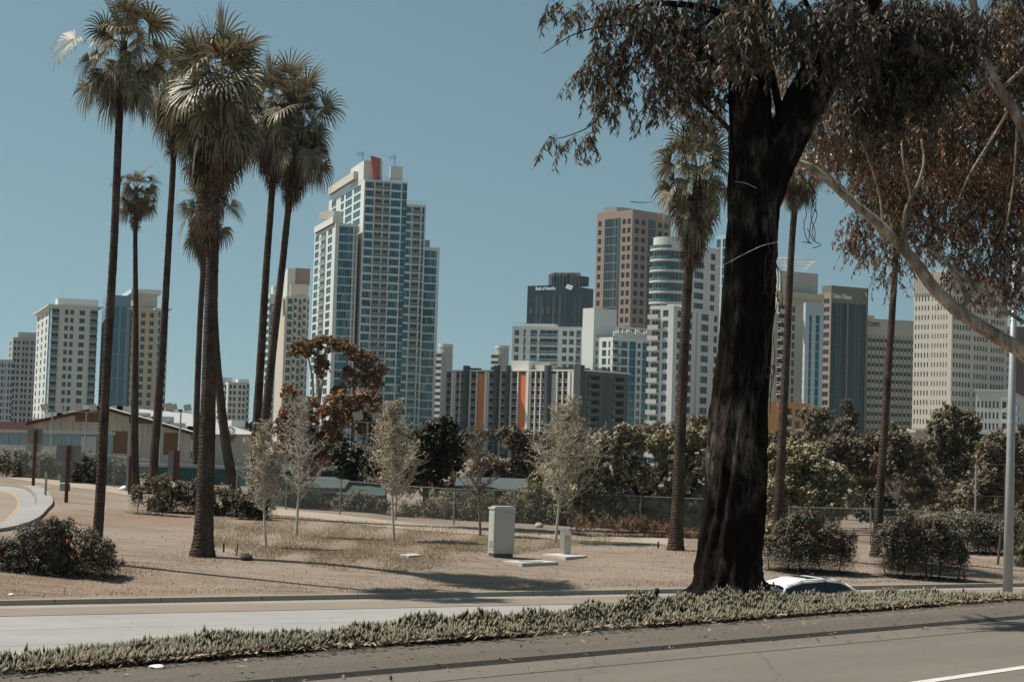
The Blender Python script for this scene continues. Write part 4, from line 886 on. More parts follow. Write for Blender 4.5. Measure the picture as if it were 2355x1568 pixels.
tree('evergreen_tree', 'broad leafy tree with pale olive rosettes left of the ragged palm trunk', 'tree', 84, (1480, 1220),
  [(1440, 1000, 40, 26), (1400, 1030, 60, 36), (1350, 1060, 60, 40), (1480, 1040, 60, 40), (1540, 1030, 50, 34), (1600, 1010, 50, 34), (1620, 1060, 50, 50), (1560, 1090, 60, 50), (1460, 1110, 70, 50), (1380, 1120, 60, 44), (1300, 1080, 50, 40), (1260, 1110, 44, 36), (1520, 1160, 60, 44), (1600, 1160, 50, 50), (1430, 1170, 60, 40), (1350, 1170, 46, 34), (1560, 1190, 60, 34), (1480, 1195, 60, 28)],
  [[(1480, 1225, 20), (1470, 1150, 16), (1440, 1080, 8), (1440, 1010, 4)], [(1470, 1160, 12), (1520, 1100, 8), (1560, 1040, 4)], [(1475, 1180, 12), (1400, 1150, 8), (1350, 1090, 4)], [(1480, 1200, 10), (1580, 1150, 8), (1610, 1060, 4)]], 90000, .16, .1, leafmat('rosette_leaf', (.11, .095, .05), (.62, .54, .36), trans=.15), darkbark, per=34, pr=.26, jit=.8)
tree('evergreen_tree', 'rounded dense tree with cream green crown right of the dark trunk', 'tree', 88, (1860, 1230),
  [(1800, 1060, 50, 40), (1850, 1080, 60, 50), (1900, 1110, 50, 50), (1930, 1150, 48, 50), (1860, 1150, 70, 60), (1790, 1120, 60, 60), (1800, 1180, 50, 50), (1900, 1190, 60, 40), (1780, 1045, 30, 20)],
  [[(1860, 1240, 22), (1850, 1160, 16), (1840, 1090, 8)], [(1855, 1200, 12), (1910, 1150, 6)]], 66000, .16, .1, leafmat('cream_rosette_leaf', (.11, .095, .045), (.7, .61, .39), trans=.12), darkbark, per=34, pr=.26, jit=.8)
# gum wood at the right, each tree its own
gums = [('gum tree with twin rounded crowns in front of the newspaper tower', 150, (1890, 1180), [(1865, 960, 28, 24), (1900, 955, 22, 22), (1880, 1000, 36, 30), (1850, 1030, 34, 34)], [[(1890, 1180, 8), (1885, 1060, 6), (1880, 980, 3)]], 12000, L_olive),
 ('gum tree with narrow top rising right of the newspaper tower', 142, (1960, 1180), [(1945, 935, 18, 14), (1955, 960, 24, 20), (1935, 990, 30, 22), (1960, 1010, 34, 28), (1930, 1030, 30, 24)], [[(1955, 1180, 8), (1950, 1060, 6), (1950, 950, 3)]], 12000, L_gum),
 ('grey gum tree with open lower branches behind the tall palm trunk', 112, (2000, 1180), [(1890, 1060, 40, 40), (1930, 1080, 44, 40), (1970, 1050, 44, 40), (2010, 1030, 40, 34), (2000, 1080, 44, 36), (1990, 1130, 34, 26), (1920, 1030, 36, 28)], [[(1990, 1185, 9), (1985, 1120, 7), (1960, 1050, 3)], [(1988, 1140, 5), (2010, 1090, 4), (2015, 1040, 2)]], 22000, L_gum),
 ('gum tree with forked slanting limbs in front of the beige building', 110, (2075, 1190), [(2060, 1010, 36, 28), (2080, 1050, 44, 36), (2050, 1070, 34, 34), (2110, 1080, 40, 40), (2120, 1030, 34, 26), (2130, 1130, 34, 30), (2100, 1150, 24, 20)], [[(2075, 1190, 8), (2062, 1150, 7), (2072, 1100, 5), (2060, 1030, 3)], [(2062, 1150, 6), (2035, 1110, 4), (2020, 1090, 2)], [(2075, 1170, 5), (2110, 1110, 4), (2120, 1050, 2)]], 20000, L_gum),
 ('tallest gum tree with domed olive crown before the old white building', 120, (2190, 1200), [(2180, 950, 34, 18), (2200, 980, 48, 26), (2230, 975, 26, 26), (2170, 1010, 44, 30), (2225, 1020, 40, 34), (2190, 1060, 50, 40), (2150, 985, 26, 18), (2250, 1060, 36, 34), (2200, 1110, 50, 34)], [[(2240, 1215, 10), (2232, 1120, 8), (2210, 1040, 5), (2190, 970, 3)], [(2234, 1130, 6), (2190, 1080, 4), (2170, 1010, 3)]], 26000, L_olive),
 ('dusky gum tree behind the tall fence posts at right', 112, (2290, 1210), [(2290, 1030, 50, 34), (2340, 1020, 50, 44), (2300, 1080, 60, 44), (2260, 1110, 50, 40), (2340, 1100, 50, 50), (2300, 1150, 60, 36), (2230, 1150, 44, 36)], [[(2290, 1215, 9), (2300, 1120, 7), (2310, 1040, 4)], [(2300, 1170, 6), (2250, 1120, 4)]], 26000, L_gum),
 ('low dark tree between the two right-hand lantana bushes', 98, (2040, 1200), [(2010, 1160, 40, 26), (2060, 1180, 40, 20), (1990, 1190, 30, 20)], [], 7000, L_dark)]
for lab, Y, base, bl, tr, n, lm in gums: tree('gum_tree', lab, 'tree', Y, base, bl, tr, n, .3, .1, lm, palebark, group='gum trees on the right-hand slope', per=18, pr=.36)
tree('gum_tree', 'small gum crown over the flat roof between brown block and white condominium', 'tree', 150, (1500, 1150), [(1490, 985, 30, 16), (1530, 990, 34, 16), (1575, 985, 34, 18), (1610, 975, 34, 18), (1470, 1000, 30, 14)], [[(1530, 1150, 6), (1535, 1040, 5), (1530, 985, 2)]], 9000, .3, .1, L_gum, palebark)
# --- shrubs
def shrub(label, Y, blobs, n, L, Wd, lm, flowers=0, group=None, name='shrub', cat='shrub', per=16, pr=.4, fl=None, stems=True, **kw):
    BB = []
    for b in blobs:
        c, r = pblob(*b[:4], Y, *(b[4:])); BB.append((c, r))
    c0 = BB[0][0]; z0 = hz(c0[0], c0[1]); e = empty(name, (c0[0], c0[1], z0), label, cat, group)
    me = crown('foliage', BB, n, L, Wd, lm, per, pr, **kw)
    co = np.empty(len(me.vertices)*3, dtype=np.float32); me.vertices.foreach_get('co', co); co = co.reshape(-1, 3)
    lo = np.array([hz(x, y) for x, y in co[::4, :2]]); lo = np.repeat(lo, 4)+.02; dn_ = np.repeat(np.where(rng.random(len(co)//4) < .5, rng.random(len(co)//4), 1.), 4); co[:, 2] = lo+(co[:, 2]-lo)*dn_; co[:, :2] += np.repeat(rng.normal(0, .22, (len(co)//4, 2)), 4, axis=0)*(1-dn_)[:, None]; co[:, 2] = np.maximum(co[:, 2], lo+rng.uniform(0, .06, len(co))); me.vertices.foreach_set('co', co.ravel()); me.update()
    link('foliage', me, e)
    if stems:
        mb = MB()
        for c, r in BB:
            for k in range(1):
                a = rng.uniform(0, 6.28); q = rng.uniform(.2, .8); p1 = Vector(c)+Vector((cos(a)*r[0]*q, sin(a)*r[1]*q, r[2]*rng.uniform(.1, .7))); p0 = Vector((c[0]+rng.uniform(-.3, .3)*r[0], c[1]+rng.uniform(-.3, .3)*r[1], hz(c[0], c[1])-.05))
                mb.tube([p0, (p0+p1)/2+Vector((0, 0, .1)), p1], [.025, .015, .006], darkbark, 4, cap=False)
        mb.build('stems', e)
    if flowers:
        BB2 = [(c, tuple(x*1.02 for x in r)) for c, r in BB]; pf = puffs(BB2, per, pr); V = []; n_ = 0; P = []
        for k in range(flowers):
            c, r = pf[rng.integers(len(pf))]; d = unit(rng.normal(0, 1, (1, 3)))[0]; d[2] = abs(d[2]); d[1] = -abs(d[1]); cc = c+d*r*1.05
            for j in range(7): P.append(cc+rng.normal(0, .022, 3))
        P = np.array(P); P[:, 2] = np.maximum(P[:, 2], [hz(x, y)+.05 for x, y in P[:, :2]]); Vv, Fq = leaf_quads(P, np.tile([0, -.6, .8], (len(P), 1)), (fl or .05)*.75, (fl or .05)*.75); fo = link('flowers', npmesh('flowers', Vv, Fq, [flw]), e); fo['kind'] = 'stuff'
    return e
gl = 'orange flowering lantana bushes'
shrub('large dark lantana bush with orange flowers in the left foreground', 54, [(110, 1235, 70, 45), (60, 1262, 55, 40), (180, 1260, 70, 45), (235, 1280, 55, 34), (120, 1285, 90, 32), (20, 1270, 40, 26), (130, 1215, 50, 26), (-20, 1262, 34, 26)], 48000, .085, .05, L_lant, 80, gl, per=26, pr=.3)
shrub('low lantana bush between slim palms and thickest palm trunk', 84, [(400, 1135, 40, 28), (445, 1140, 44, 34), (370, 1158, 30, 20), (500, 1150, 50, 30), (550, 1155, 30, 20), (470, 1165, 60, 16)], 26000, .13, .075, L_lant, 50, gl, per=20, pr=.32, fl=.08)
shrub('lantana bush wrapped round the palm just right of the dark trunk', 66, [(1850, 1205, 40, 34), (1810, 1225, 40, 34), (1880, 1235, 60, 40), (1930, 1245, 40, 34), (1840, 1250, 70, 28), (1775, 1250, 30, 24)], 46000, .095, .055, L_lant, 110, gl, per=24, pr=.3)
shrub('wide sprawling lantana bush beside the rightmost palm trunk', 66, [(2080, 1210, 50, 34), (2130, 1215, 55, 38), (2070, 1245, 50, 34), (2170, 1240, 46, 40), (2130, 1265, 80, 28), (2200, 1275, 30, 20), (2040, 1230, 26, 26)], 50000, .095, .055, leafmat('grey_lantana_leaf', (.04, .04, .026), (.26, .22, .16), trans=.1), 110, gl, per=24, pr=.3)
shrub('dark trailing hedge along the fence at right', 76, [(2230, 1210, 60, 26), (2300, 1220, 60, 30), (2350, 1215, 40, 36), (2250, 1240, 60, 20), (2320, 1250, 50, 18), (2180, 1200, 60, 18)], 22000, .11, .06, L_lant, 0, per=22)
shrub('pale leafy shrub inside the chain link fence, left of the traffic cabinet', 92, [(960, 1172, 50, 24), (1010, 1165, 50, 28), (1060, 1180, 40, 24), (930, 1190, 40, 14), (1000, 1195, 70, 14)], 14000, .14, .08, L_pale, 0, per=22, pr=.32)
shrub('scrubby pale bush beside the second young tree', 96, [(700, 1150, 44, 28), (735, 1165, 30, 20), (660, 1155, 34, 26), (720, 1180, 40, 12)], 9000, .15, .08, L_olive, 0)
shrub('leafy bush behind the fence right of the traffic cabinet', 92, [(1230, 1150, 50, 30), (1200, 1170, 34, 24), (1260, 1190, 50, 18), (1300, 1150, 40, 34)], 12000, .15, .08, L_pale, 0)
shrub('strip of dry rusty weeds along the fence foot', 80, [(1340, 1205, 40, 16), (1400, 1205, 44, 20), (1460, 1212, 44, 20), (1520, 1218, 40, 18), (1580, 1226, 40, 16)], 9000, .2, .025, leafmat('rusty_weed', (.13, .07, .035), (.28, .16, .09), trans=.2), 0, name='dry_weeds', cat='weeds', axis=np.array([[.1, 0, 1.]]), stems=False)
shrub('overgrown vine hedge on the fence at far left, below the blue barrier', 110, [(20, 1060, 40, 18), (70, 1062, 40, 22), (120, 1066, 36, 24), (40, 1080, 60, 16), (110, 1085, 50, 14)], 11000, .2, .1, L_olive, 0)
shrub('grey green hedge between sign posts and first tall palm', 104, [(170, 1075, 30, 30), (215, 1078, 40, 32), (260, 1085, 40, 28), (290, 1100, 30, 22), (200, 1100, 40, 18), (255, 1108, 50, 14)], 14000, .2, .09, leafmat('grey_hedge_leaf', (.07, .065, .045), (.2, .18, .13), trans=.15), 0)
shrub('tuft of strappy leaves at the foot of the two slim palms', 82, [(320, 1132, 22, 14), (340, 1110, 18, 18), (370, 1110, 20, 18)], 2500, .3, .05, L_olive, 0)
shrub('dark scrub at the base of the crossing palms', 82, [(585, 1165, 30, 24), (560, 1168, 26, 20), (605, 1172, 22, 16)], 5000, .2, .07, L_dark, 0)
# --- young trees just in leaf
def sapling(label, base, top, cu, cr, seed, leafy=1., lm=L_young, bm=youngbark, first=.3, tw=5.):
    random.seed(seed); g = ghit(*base); Y = g.y; s = Y/F; T = atY(top[0], top[1], Y); e = empty('young_tree', g, label, 'tree', 'young trees in the dry grass')
    mb = MB(); h = T.z-g.z; P = interp([g-Vector((0, 0, .1)), g.lerp(T, .33)+Vector((random.uniform(-.05, .05), 0, 0)), g.lerp(T, .66)+Vector((random.uniform(-.1, .1), 0, 0)), T], 24)
    mb.tube(P, [tw*s*(1-.9*i/23)*.62+.006 for i in range(24)], bm, 7); LP = []; LN = []
    for i in range(46):
        t = first+(1-first)*(i/46)**.9; o = P[min(23, int(t*23))]; az = i*2.4+random.uniform(-.4, .4); L = cr*s*(1-.72*(t-first)/(1-first))*random.uniform(.6, 1.35)*1.35; up = random.uniform(.35, 1.0)
        d = Vector((cos(az), sin(az)*.9, up)).normalized(); pts = [o]; dd = d
        for k in range(5): dd = (dd+Vector((random.uniform(-.26, .26), random.uniform(-.26, .26), .13))).normalized(); pts.append(pts[-1]+dd*L/5)
        mb.tube(pts, [.024*(1-k/6)+.005 for k in range(6)], bm, 4, cap=False)
        for k in range(1, 6):
            for j in range(4):
                a = Vector((random.uniform(-1, 1), random.uniform(-1, 1), random.uniform(.0, 1))).normalized(); l2 = L*.4*random.uniform(.5, 1); q = pts[k]+a*l2
                mb.tube([pts[k], q], [.013, .006], bm, 3, cap=False)
                for w in range(int(random.uniform(2.4, 4.8)*leafy)):
                    LP.append(pts[k].lerp(q, random.uniform(.2, 1.1))+Vector((random.gauss(0, .05), random.gauss(0, .05), random.gauss(0, .05)))); LN.append((random.gauss(0, 1), random.gauss(0, 1), 1))
    mb.build('trunk', e, True); V, Fq = leaf_quads(np.array(LP), np.array(LN), .1, .065); link('crown', npmesh('crown', V, Fq, [lm]), e)
sapling('leftmost young tree with sparse pale leaves and white trunk', (612, 1258), (604, 985), 610, 62, 1, .8)
sapling('young tree with bare twiggy whitish crown, second from the left', (681, 1231), (690, 925), 690, 62, 2, .35, L_pale)
sapling('leafiest olive young tree standing alone in the dry grass', (906, 1243), (897, 935), 900, 78, 3, 1.5)
sapling('nearly bare dull young tree left of the traffic cabinet', (1104, 1231), (1100, 985), 1104, 52, 4, .35, L_olive, mat('grey_bark', (.2, .17, .14), .9, .2, 6))
sapling('bushy pale young tree behind the small metal box', (1276, 1247), (1306, 945), 1285, 92, 5, 1.8, leafmat('bud_leaf', (.25, .21, .12), (.6, .52, .35), trans=.3))
# ---------------- undergrowth and distant planting that closes the gaps
def mass(name, label, Y, blobs, n, L, Wd, lm, cat='trees', kind='stuff'):
    BB = [pblob(*b[:4], Y, *(b[4:])) for b in blobs]; o = link(name, crown(name, BB, n, L, Wd, lm, 14, .4)); return tag(o, label, cat, kind=kind)
def row(u0, u1, v0, v1, ru, rv, step, jv=8):
    out = []; u = u0
    while u < u1: t = (u-u0)/(u1-u0); out.append((u+random.uniform(-8, 8), v0+(v1-v0)*t+random.uniform(-jv, jv), ru*random.uniform(.8, 1.2), rv*random.uniform(.8, 1.2), random.uniform(-6, 6))); u += step
    return out
random.seed(31)
mass('undergrowth', 'dusky thicket filling the slope behind the right-hand fence', 124, row(1860, 2420, 1110, 1130, 50, 34, 34)+row(1860, 2420, 1160, 1180, 50, 30, 34), 46000, .26, .1, L_gum)
mass('undergrowth', 'dark thicket under the broad leafy trees in the middle', 102, row(1240, 1880, 1150, 1190, 46, 34, 34)+[(1440, 1080, 40, 34, 4), (1500, 1085, 44, 36, 4), (1540, 1060, 36, 30, 4), (1590, 1100, 40, 36, 4), (1380, 1090, 36, 30, 4)]+row(1180, 1880, 1195, 1225, 46, 24, 34), 50000, .2, .1, L_dark)
mass('undergrowth', 'brown scrub behind the fence between rust gum and dark tree', 120, row(640, 1250, 1105, 1130, 36, 26, 30)+row(600, 720, 1080, 1100, 30, 40, 26), 26000, .24, .1, L_gum)
mass('distant_trees', 'far line of dark treetops before the towers', 330, row(380, 700, 978, 990, 22, 9, 16, 3)+row(1000, 1500, 1000, 1012, 24, 12, 18, 4)+row(1480, 2420, 1000, 1040, 34, 16, 24, 5), 22000, .9, .5, L_dark)

shrub('row of dull olive bushes just behind the fence in the middle', 96, row(1040, 1340, 1160, 1180, 34, 26, 26), 16000, .17, .08, L_olive, 0)
shrub('dusky bushes half hiding the green shed behind the fence', 97, [(610, 1140, 30, 26), (640, 1150, 34, 24), (790, 1165, 34, 20), (830, 1150, 30, 24), (870, 1165, 30, 22)], 11000, .17, .08, L_gum, 0)
# ---------------- objects of the foreground
steel = mat('brushed_steel', (.52, .47, .4), .38, .08, 3, metal=.7, vs=(1, 1, .2)); cab = mat('cabinet_paint', (.44, .44, .4), .55, .06, 2, vs=(1, 1, .4)); galv = mat('galvanised_steel', (.38, .4, .4), .5, .12, 4, metal=.3)
rustp = mat('rusty_post', (.11, .05, .03), .9, .3, 6); signb = mat('sign_back', (.2, .2, .18), .6, .15, 2); black = mat('black_plastic', (.015, .015, .015), .6, .1)
ccslab = mat('concrete_slab', (.5, .48, .44), .9, .12, 3, bmp=.3)
def bbox(mb, o, a, w, d, h, m, bev=0):
    """box with its near-left foot at o, front along angle a"""
    ax = Vector((cos(a), sin(a), 0)); ay = Vector((-sin(a), cos(a), 0)); mb.box(o, ax*w, ay*d, (0, 0, h), m)
# traffic cabinet
g = ghit(1134, 1281); s = g.y/F; e = empty('traffic_cabinet', g, 'tall pale grey traffic signal cabinet on a dark plinth, left of the small metal box', 'cabinet')
a = R(22); ax = Vector((cos(a), sin(a), 0)); ay = Vector((-sin(a), cos(a), 0)); w = 47*s/cos(a); dp = 21*s/sin(a)*.62; h = 119*s
mb = MB(); bbox(mb, g+ax*.03+ay*.03-Vector((0, 0, .1)), a, w-.06, dp-.06, .24, mat('dark_plinth', (.12, .11, .09), .9, .2, 5)); mb.build('plinth', e)
mb = MB(); o = g+Vector((0, 0, .14)); bbox(mb, o, a, w, dp, h-.3, cab); bbox(mb, o-ax*.03-ay*.03+Vector((0, 0, h-.3)), a, w+.06, dp+.06, .07, cab); bbox(mb, o+ax*.05+ay*.05+Vector((0, 0, h-.23)), a, w-.1, dp-.1, .05, cab); mb.build('body', e)
mb = MB(); P = o-ax*.012+ay*.05+Vector((0, 0, .12)); mb.box(P, ax*.01, ay*(dp-.1), (0, 0, h-.52), cab); dd = mb.build('door', e)
mb = MB(); P = o-ax*.05+ay*(dp*.3)+Vector((0, 0, h*.42)); mb.tube([P, P+Vector((0, 0, .2))], .014, galv, 6); mb.box(P+Vector((0, 0, .05)), ax*.04, ay*.03, (0, 0, .1), galv); l_ = mb.build('handle', dd)
mb = MB(); P = o+ax*.04-ay*.012+Vector((0, 0, .1)); mb.box(P, ax*(w-.08), ay*.01, (0, 0, h-.48), cab); mb.build('side_panel', e)
mb = MB(); P = o+ax*(w*.55)-ay*.022+Vector((0, 0, h-.46))
mb.box(P, ax*.28, ay*.01, (0, 0, .07), galv)
for i in range(9): mb.box(o+ax*(-.02)+ay*(.08+i*.0)+Vector((0, 0, .2+i*.03)), ax*.008, ay*(dp-.2), (0, 0, .014), galv)
mb.build('vent', e)
# small metal box
g = ghit(1296, 1277); s = g.y/F; e = empty('meter_box', g, 'small brushed metal service box with slanted top beside a young tree', 'meter box'); a = R(30); ax = Vector((cos(a), sin(a), 0)); ay = Vector((-sin(a), cos(a), 0))
w = 16*s/cos(a); dp = 13*s/sin(a)*.7; h = 62*s; q0 = g-Vector((0, 0, .05)); P = lambda x, y, z: tuple(q0+ax*x-ax*.0+ay*y+Vector((0, 0, z)))
mb = MB(); pr = [(0, 0), (0, h*.82), (dp*.75, h), (dp, h), (dp, 0)]
for i in range(5):
    j = (i+1) % 5; mb.quad(P(-.0, pr[j][0], pr[j][1]), P(-.0, pr[i][0], pr[i][1]), P(w, pr[i][0], pr[i][1]), P(w, pr[j][0], pr[j][1]), steel)
mb.poly([P(0, y, z) for y, z in pr], steel); mb.poly([P(w, y, z) for y, z in pr[::-1]], steel); mb.build('body', e)
mb = MB(); mb.quad(P(-.03, -.04, h*.80), P(w+.03, -.04, h*.80), P(w+.03, dp*.78, h*1.012), P(-.03, dp*.78, h*1.012), steel); mb.quad(P(-.03, -.04, h*.78), P(w+.03, -.04, h*.78), P(w+.03, -.04, h*.80), P(-.03, -.04, h*.80), steel); mb.build('lid', e)
mb = MB(); mb.box(P(w*.4, -.02, h*.68), ax*.05, ay*.018, (0, 0, .07), galv); mb.build('latch', e)
def slab(label, pts, h=.05, name='concrete_slab', cover=None):
    P = gp(pts); e = empty(name, sum(P, Vector())/len(P), label, 'slab'); mb = MB(); n = len(P)
    z = max(hz(p.x, p.y) for p in P)+h; mb.poly([(p.x, p.y, z) for p in P], ccslab)
    for i in range(n): a_, b = P[i], P[(i+1) % n]; mb.quad((a_.x, a_.y, z-.2), (b.x, b.y, z-.2), (b.x, b.y, z), (a_.x, a_.y, z), ccslab)
    mb.build('base', e)
    if cover:
        c = sum(P, Vector())/n; mb = MB(); r = cover; ring = [(c.x+r*cos(t*.3927), c.y+r*sin(t*.3927), z+.012) for t in range(16)]; mb.poly(ring, galv); mb.build('cover', e)
slab('square manhole slab with round cover, in front of the traffic cabinet', [(1155, 1291), (1240, 1289), (1284, 1298), (1200, 1302)], .04, 'manhole_slab', .45)
slab('thin concrete pad under the small metal box', [(1248, 1277), (1300, 1272), (1350, 1281), (1300, 1287)], .03)
slab('broken concrete patch in the dirt left of the traffic cabinet', [(920, 1277), (948, 1273), (972, 1278), (940, 1282)], .03)
# rocks and debris
def rock(label, u, v, r, m, cat='rock', name='rock', sq=.7):
    g = ghit(u, v); bm = bmesh.new(); bmesh.ops.create_icosphere(bm, subdivisions=3, radius=r)
    for q in bm.verts: k = 1+.18*sin(q.co.x*9/r*.3+u)+.14*sin(q.co.y*4/r+v)*cos(q.co.z*3/r); q.co = Vector((q.co.x*k*1.25, q.co.y*k, q.co.z*k*sq))
    me = bpy.data.meshes.new(name); bm.to_mesh(me); bm.free(); me.materials.append(m); me.polygons.foreach_set('use_smooth', [True]*len(me.polygons)); o = link(name, me); o.location = g+Vector((0, 0, r*sq*.5)); return tag(o, label, cat)
darkrock = mat('dark_rock', (.06, .05, .045), .9, .3, 8, bmp=.6); palerock = mat('pale_rock', (.5, .46, .4), .9, .15, 8, bmp=.5)
rock('round dark boulder on the shadow line right of the thickest palm', 568, 1287, .19, darkrock)
rock('white plastic disc lying on the near kerb at lower left', 358, 1538, .055, mat('white_plastic', (.75, .74, .7), .5, .05), 'disc', 'plastic_disc', .35)
rock('pale stone half buried behind the small metal box', 1345, 1222, .16, palerock); rock('pale stone beside the fence foot', 1240, 1212, .2, palerock)
rock('white bag of litter beneath the grey green hedge', 283, 1128, .22, mat('litter_white', (.7, .7, .7), .6, .05), 'litter', 'litter_bag', .8)
rock('second white scrap of litter nearer the first slim palm', 308, 1124, .2, MATS['litter_white'], 'litter', 'litter_bag', 1.1)
rock('tiny white scrap on the dirt at far left', 25, 1368, .07, MATS['litter_white'], 'litter', 'litter_scrap', .5)
# stakes
def stake(name, label, u, v0, v1, wpx, m, lean=0, cat='stake', cap=None):
    g = ghit(u, v1); s = g.y/F; h = (v1-v0)*s; mb = MB(); r = wpx*s/2; mb.tube([g-Vector((0, 0, .1)), g+Vector((lean*h*.5, 0, h*.5)), g+Vector((lean*h, 0, h))], [r, r, r*.9], m, 8)
    o = mb.build(name); return tag(o, label, cat)
stake('stake', 'short black stake in the grass right of the thickest palm', 514, 1249, 1269, 4, black); stake('stake', 'thin rusty stake beside the dark boulder', 543, 1250, 1278, 3, rustp, .1)
stake('stake', 'short black stake left of the ragged palm trunk', 1513, 1245, 1260, 4, black); stake('marker_post', 'pale marker post between the two sign posts', 104, 1085, 1144, 6, mat('bleached_wood', (.34, .31, .27), .9, .15, 5))
stake('stake', 'leaning brown wooden post near the lamp post', 2293, 1230, 1298, 6, mat('weathered_wood', (.14, .1, .075), .9, .2, 5), .1, 'post'); stake('stump', 'thin dead stump on the dirt at right', 2217, 1300, 1340, 5, rustp, -.05)
# sprinkler post in the ice plant
g = ghit(1508, 1408); s = g.y/F; e = empty('hose_bib', g, 'stubby black hose post standing in the ice plant', 'hose post'); mb = MB(); h = 56*s; mb.tube([g, g+Vector((0, 0, h*.8))], 4.5*s, black, 12); mb.build('pipe', e, True)
mb = MB(); mb.tube([g+Vector((0, 0, h*z)) for z in (.78, .82, .92, 1.0)], [5*s, 7.5*s, 7*s, 4*s], black, 12); mb.build('cap', e, True)
# road sign backs
def signpost(label, u, v0, v1, panels, pw, name='road_sign', a=R(-8)):
    g = ghit(u, v1); Y = g.y; s = Y/F; e = empty(name, g, label, 'road sign', 'road signs seen from behind'); mb = MB(); h = (v1-v0)*s; mb.cbox(g-Vector((0, 0, .1)), pw*s, pw*s, h+.1, rustp); mb.build('post', e)
    for (u0, u1, va, vb, m, sh) in panels:
        c = Vector((xat((u0+u1)/2, Y, 1), Y+.1, zat(g.x, Y, vb))); w = (u1-u0)*s; hh = (vb-va)*s; mb = MB(); r = min(w, hh)*.08
        if sh == 'd': pts = [(0, 0), (w/2, hh/2), (0, hh), (-w/2, hh/2)]
        else: pts = [(-w/2+r, 0), (w/2-r, 0), (w/2, r), (w/2, hh-r), (w/2-r, hh), (-w/2+r, hh), (-w/2, hh-r), (-w/2, r)]
        A = Vector((cos(a), sin(a), 0)); N = Vector((-sin(a), cos(a), 0)); F_ = [tuple(c+A*x+Vector((0, 0, z))) for x, z in pts]; G_ = [tuple(Vector(p)+N*.02) for p in F_]
        mb.poly(F_, m); mb.poly(G_[::-1], m); n = len(pts)
        for i in range(n): j = (i+1) % n; mb.quad(F_[j], F_[i], G_[i], G_[j], m)
        mb.build('sign_panel', e)
signt = mat('sign_back_tan', (.26, .2, .15), .6, .15, 2); signg = mat('sign_back_pale', (.3, .31, .3), .6, .1, 2)
signpost('back of a tall square road sign on a rusty post, farthest left', 76, 990, 1122, [(60, 97, 985, 1006, signb, 'r'), (60, 97, 1006.5, 1020, signt, 'r'), (59, 96, 1020.5, 1038, signg, 'r'), (63, 88, 1054, 1078, signg, 'd')], 6)
signpost('back of a wide road sign with three small plates below it', 152, 1025, 1155, [(128, 187, 1023, 1062, signb, 'r'), (141, 170, 1064, 1093, signb, 'r'), (140, 168, 1096, 1110, signb, 'r'), (140, 165, 1112, 1129, signg, 'r')], 7)
signpost('back of a low square road sign between two slim palms', 404, 1036, 1108, [(387, 411, 1037, 1104, signb, 'r')], 12)
signpost('road sign seen almost edge-on beside the short slim palm', 297, 1048, 1136, [(292, 301, 1049, 1128, signg, 'r')], 6)
# lamp post
g = atz(2318, 1500, ZF); Y = 44.; g = Vector((xat(2316, Y, -1), Y, hz(xat(2316, Y, -1), Y))); e = empty('lamp_post', g, 'tall galvanised lamp post at the right, rising from the ice plant into the gum leaves', 'lamp post'); s = Y/F
tp = Vector((xat(2336, Y, 9), Y, zat(g.x, Y, 560))); mb = MB(); mb.tube([g, g.lerp(tp, .5), tp], [12.5*s, 9.5*s, 6*s], galv, 20); mb.build('pole', e, True)
mb = MB(); mb.cbox(g, .42, .42, .05, galv); mb.build('base_plate', e); mb = MB(); mb.tube(interp([tp, tp+Vector((.4, -.3, .7)), tp+Vector((1.6, -.9, 1.0))], 8), .05, galv, 8); mb.build('arm', e, True)
mb = MB(); q = tp+Vector((1.6, -.9, .95)); mb.tube([q, q+Vector((.2, -.12, .04)), q+Vector((.55, -.33, .03)), q+Vector((.7, -.42, 0))], [.05, .13, .13, .04], galv, 10); mb.build('lamp_head', e, True)
# chain link fence
fencem = mat('fence_wire', (.19, .21, .205), .6, .1, 5)
def chain_fence(label, x0, x1, h=1.75, sp=.11, cat='fence', posts=None, name='chain_link_fence'):
    n = max(1, int((x1-x0)/2.9)); P = [Vector((x0+(x1-x0)*i/n, fency(x0+(x1-x0)*i/n), 0)) for i in range(n+1)]
    for p in P: p.z = hz(p.x, p.y)
    e = empty(name, P[0], label, cat, 'chain link fences')
    for p in P: mb = MB(); mb.tube([p-Vector((0, 0, .1)), p+Vector((0, 0, h+.06))], .038, fencem, 6); mb.build('post', e)
    mb = MB(); mb.tube([p+Vector((0, 0, h)) for p in P], .022, fencem, 5); mb.build('top_rail', e)
    mb = MB(); wdt = .0038; q = Vector((0, -wdt, 0))
    for a, b in zip(P, P[1:]):
        L = (b-a).length; d = (b-a)/L; k = int((L+h)/sp)
        for i in range(k):
            s0 = -h+i*sp
            for sg in (1, -1):
                sa, za = s0, 0.; sb, zb = s0+h, h
                if sa < 0: za -= sa; sa = 0.
                if sb > L: zb -= sb-L; sb = L
                if sb <= sa: continue
                if sg < 0: sa, sb = L-sa, L-sb
                A = a+d*sa+Vector((0, .004*sg, za+.03)); B_ = a+d*sb+Vector((0, .004*sg, zb)); t = (B_-A).normalized(); o = Vector((-t.z*d.x, -t.z*d.y, math.hypot(t.x, t.y)))*wdt*(1 if sg > 0 else -1)
                o = Vector((d.x*t.z, d.y*t.z, -(t.x*d.x+t.y*d.y)))*wdt
                mb.quad(A-o, B_-o, B_+o, A+o, fencem)
    mb.build('wire_mesh', e)
chain_fence('chain link fence at far left before the vine hedge', -38, -20); chain_fence('long chain link fence behind the young trees and traffic cabinet', -14.5, 9.3); chain_fence('chain link fence behind the right-hand lantana bushes', 13, 27, 1.6)
e = empty('tall_net_fence', atY(2243, 1200, 92), 'tall pipe fence frame before the gum trees, left of the lamp post', 'fence')
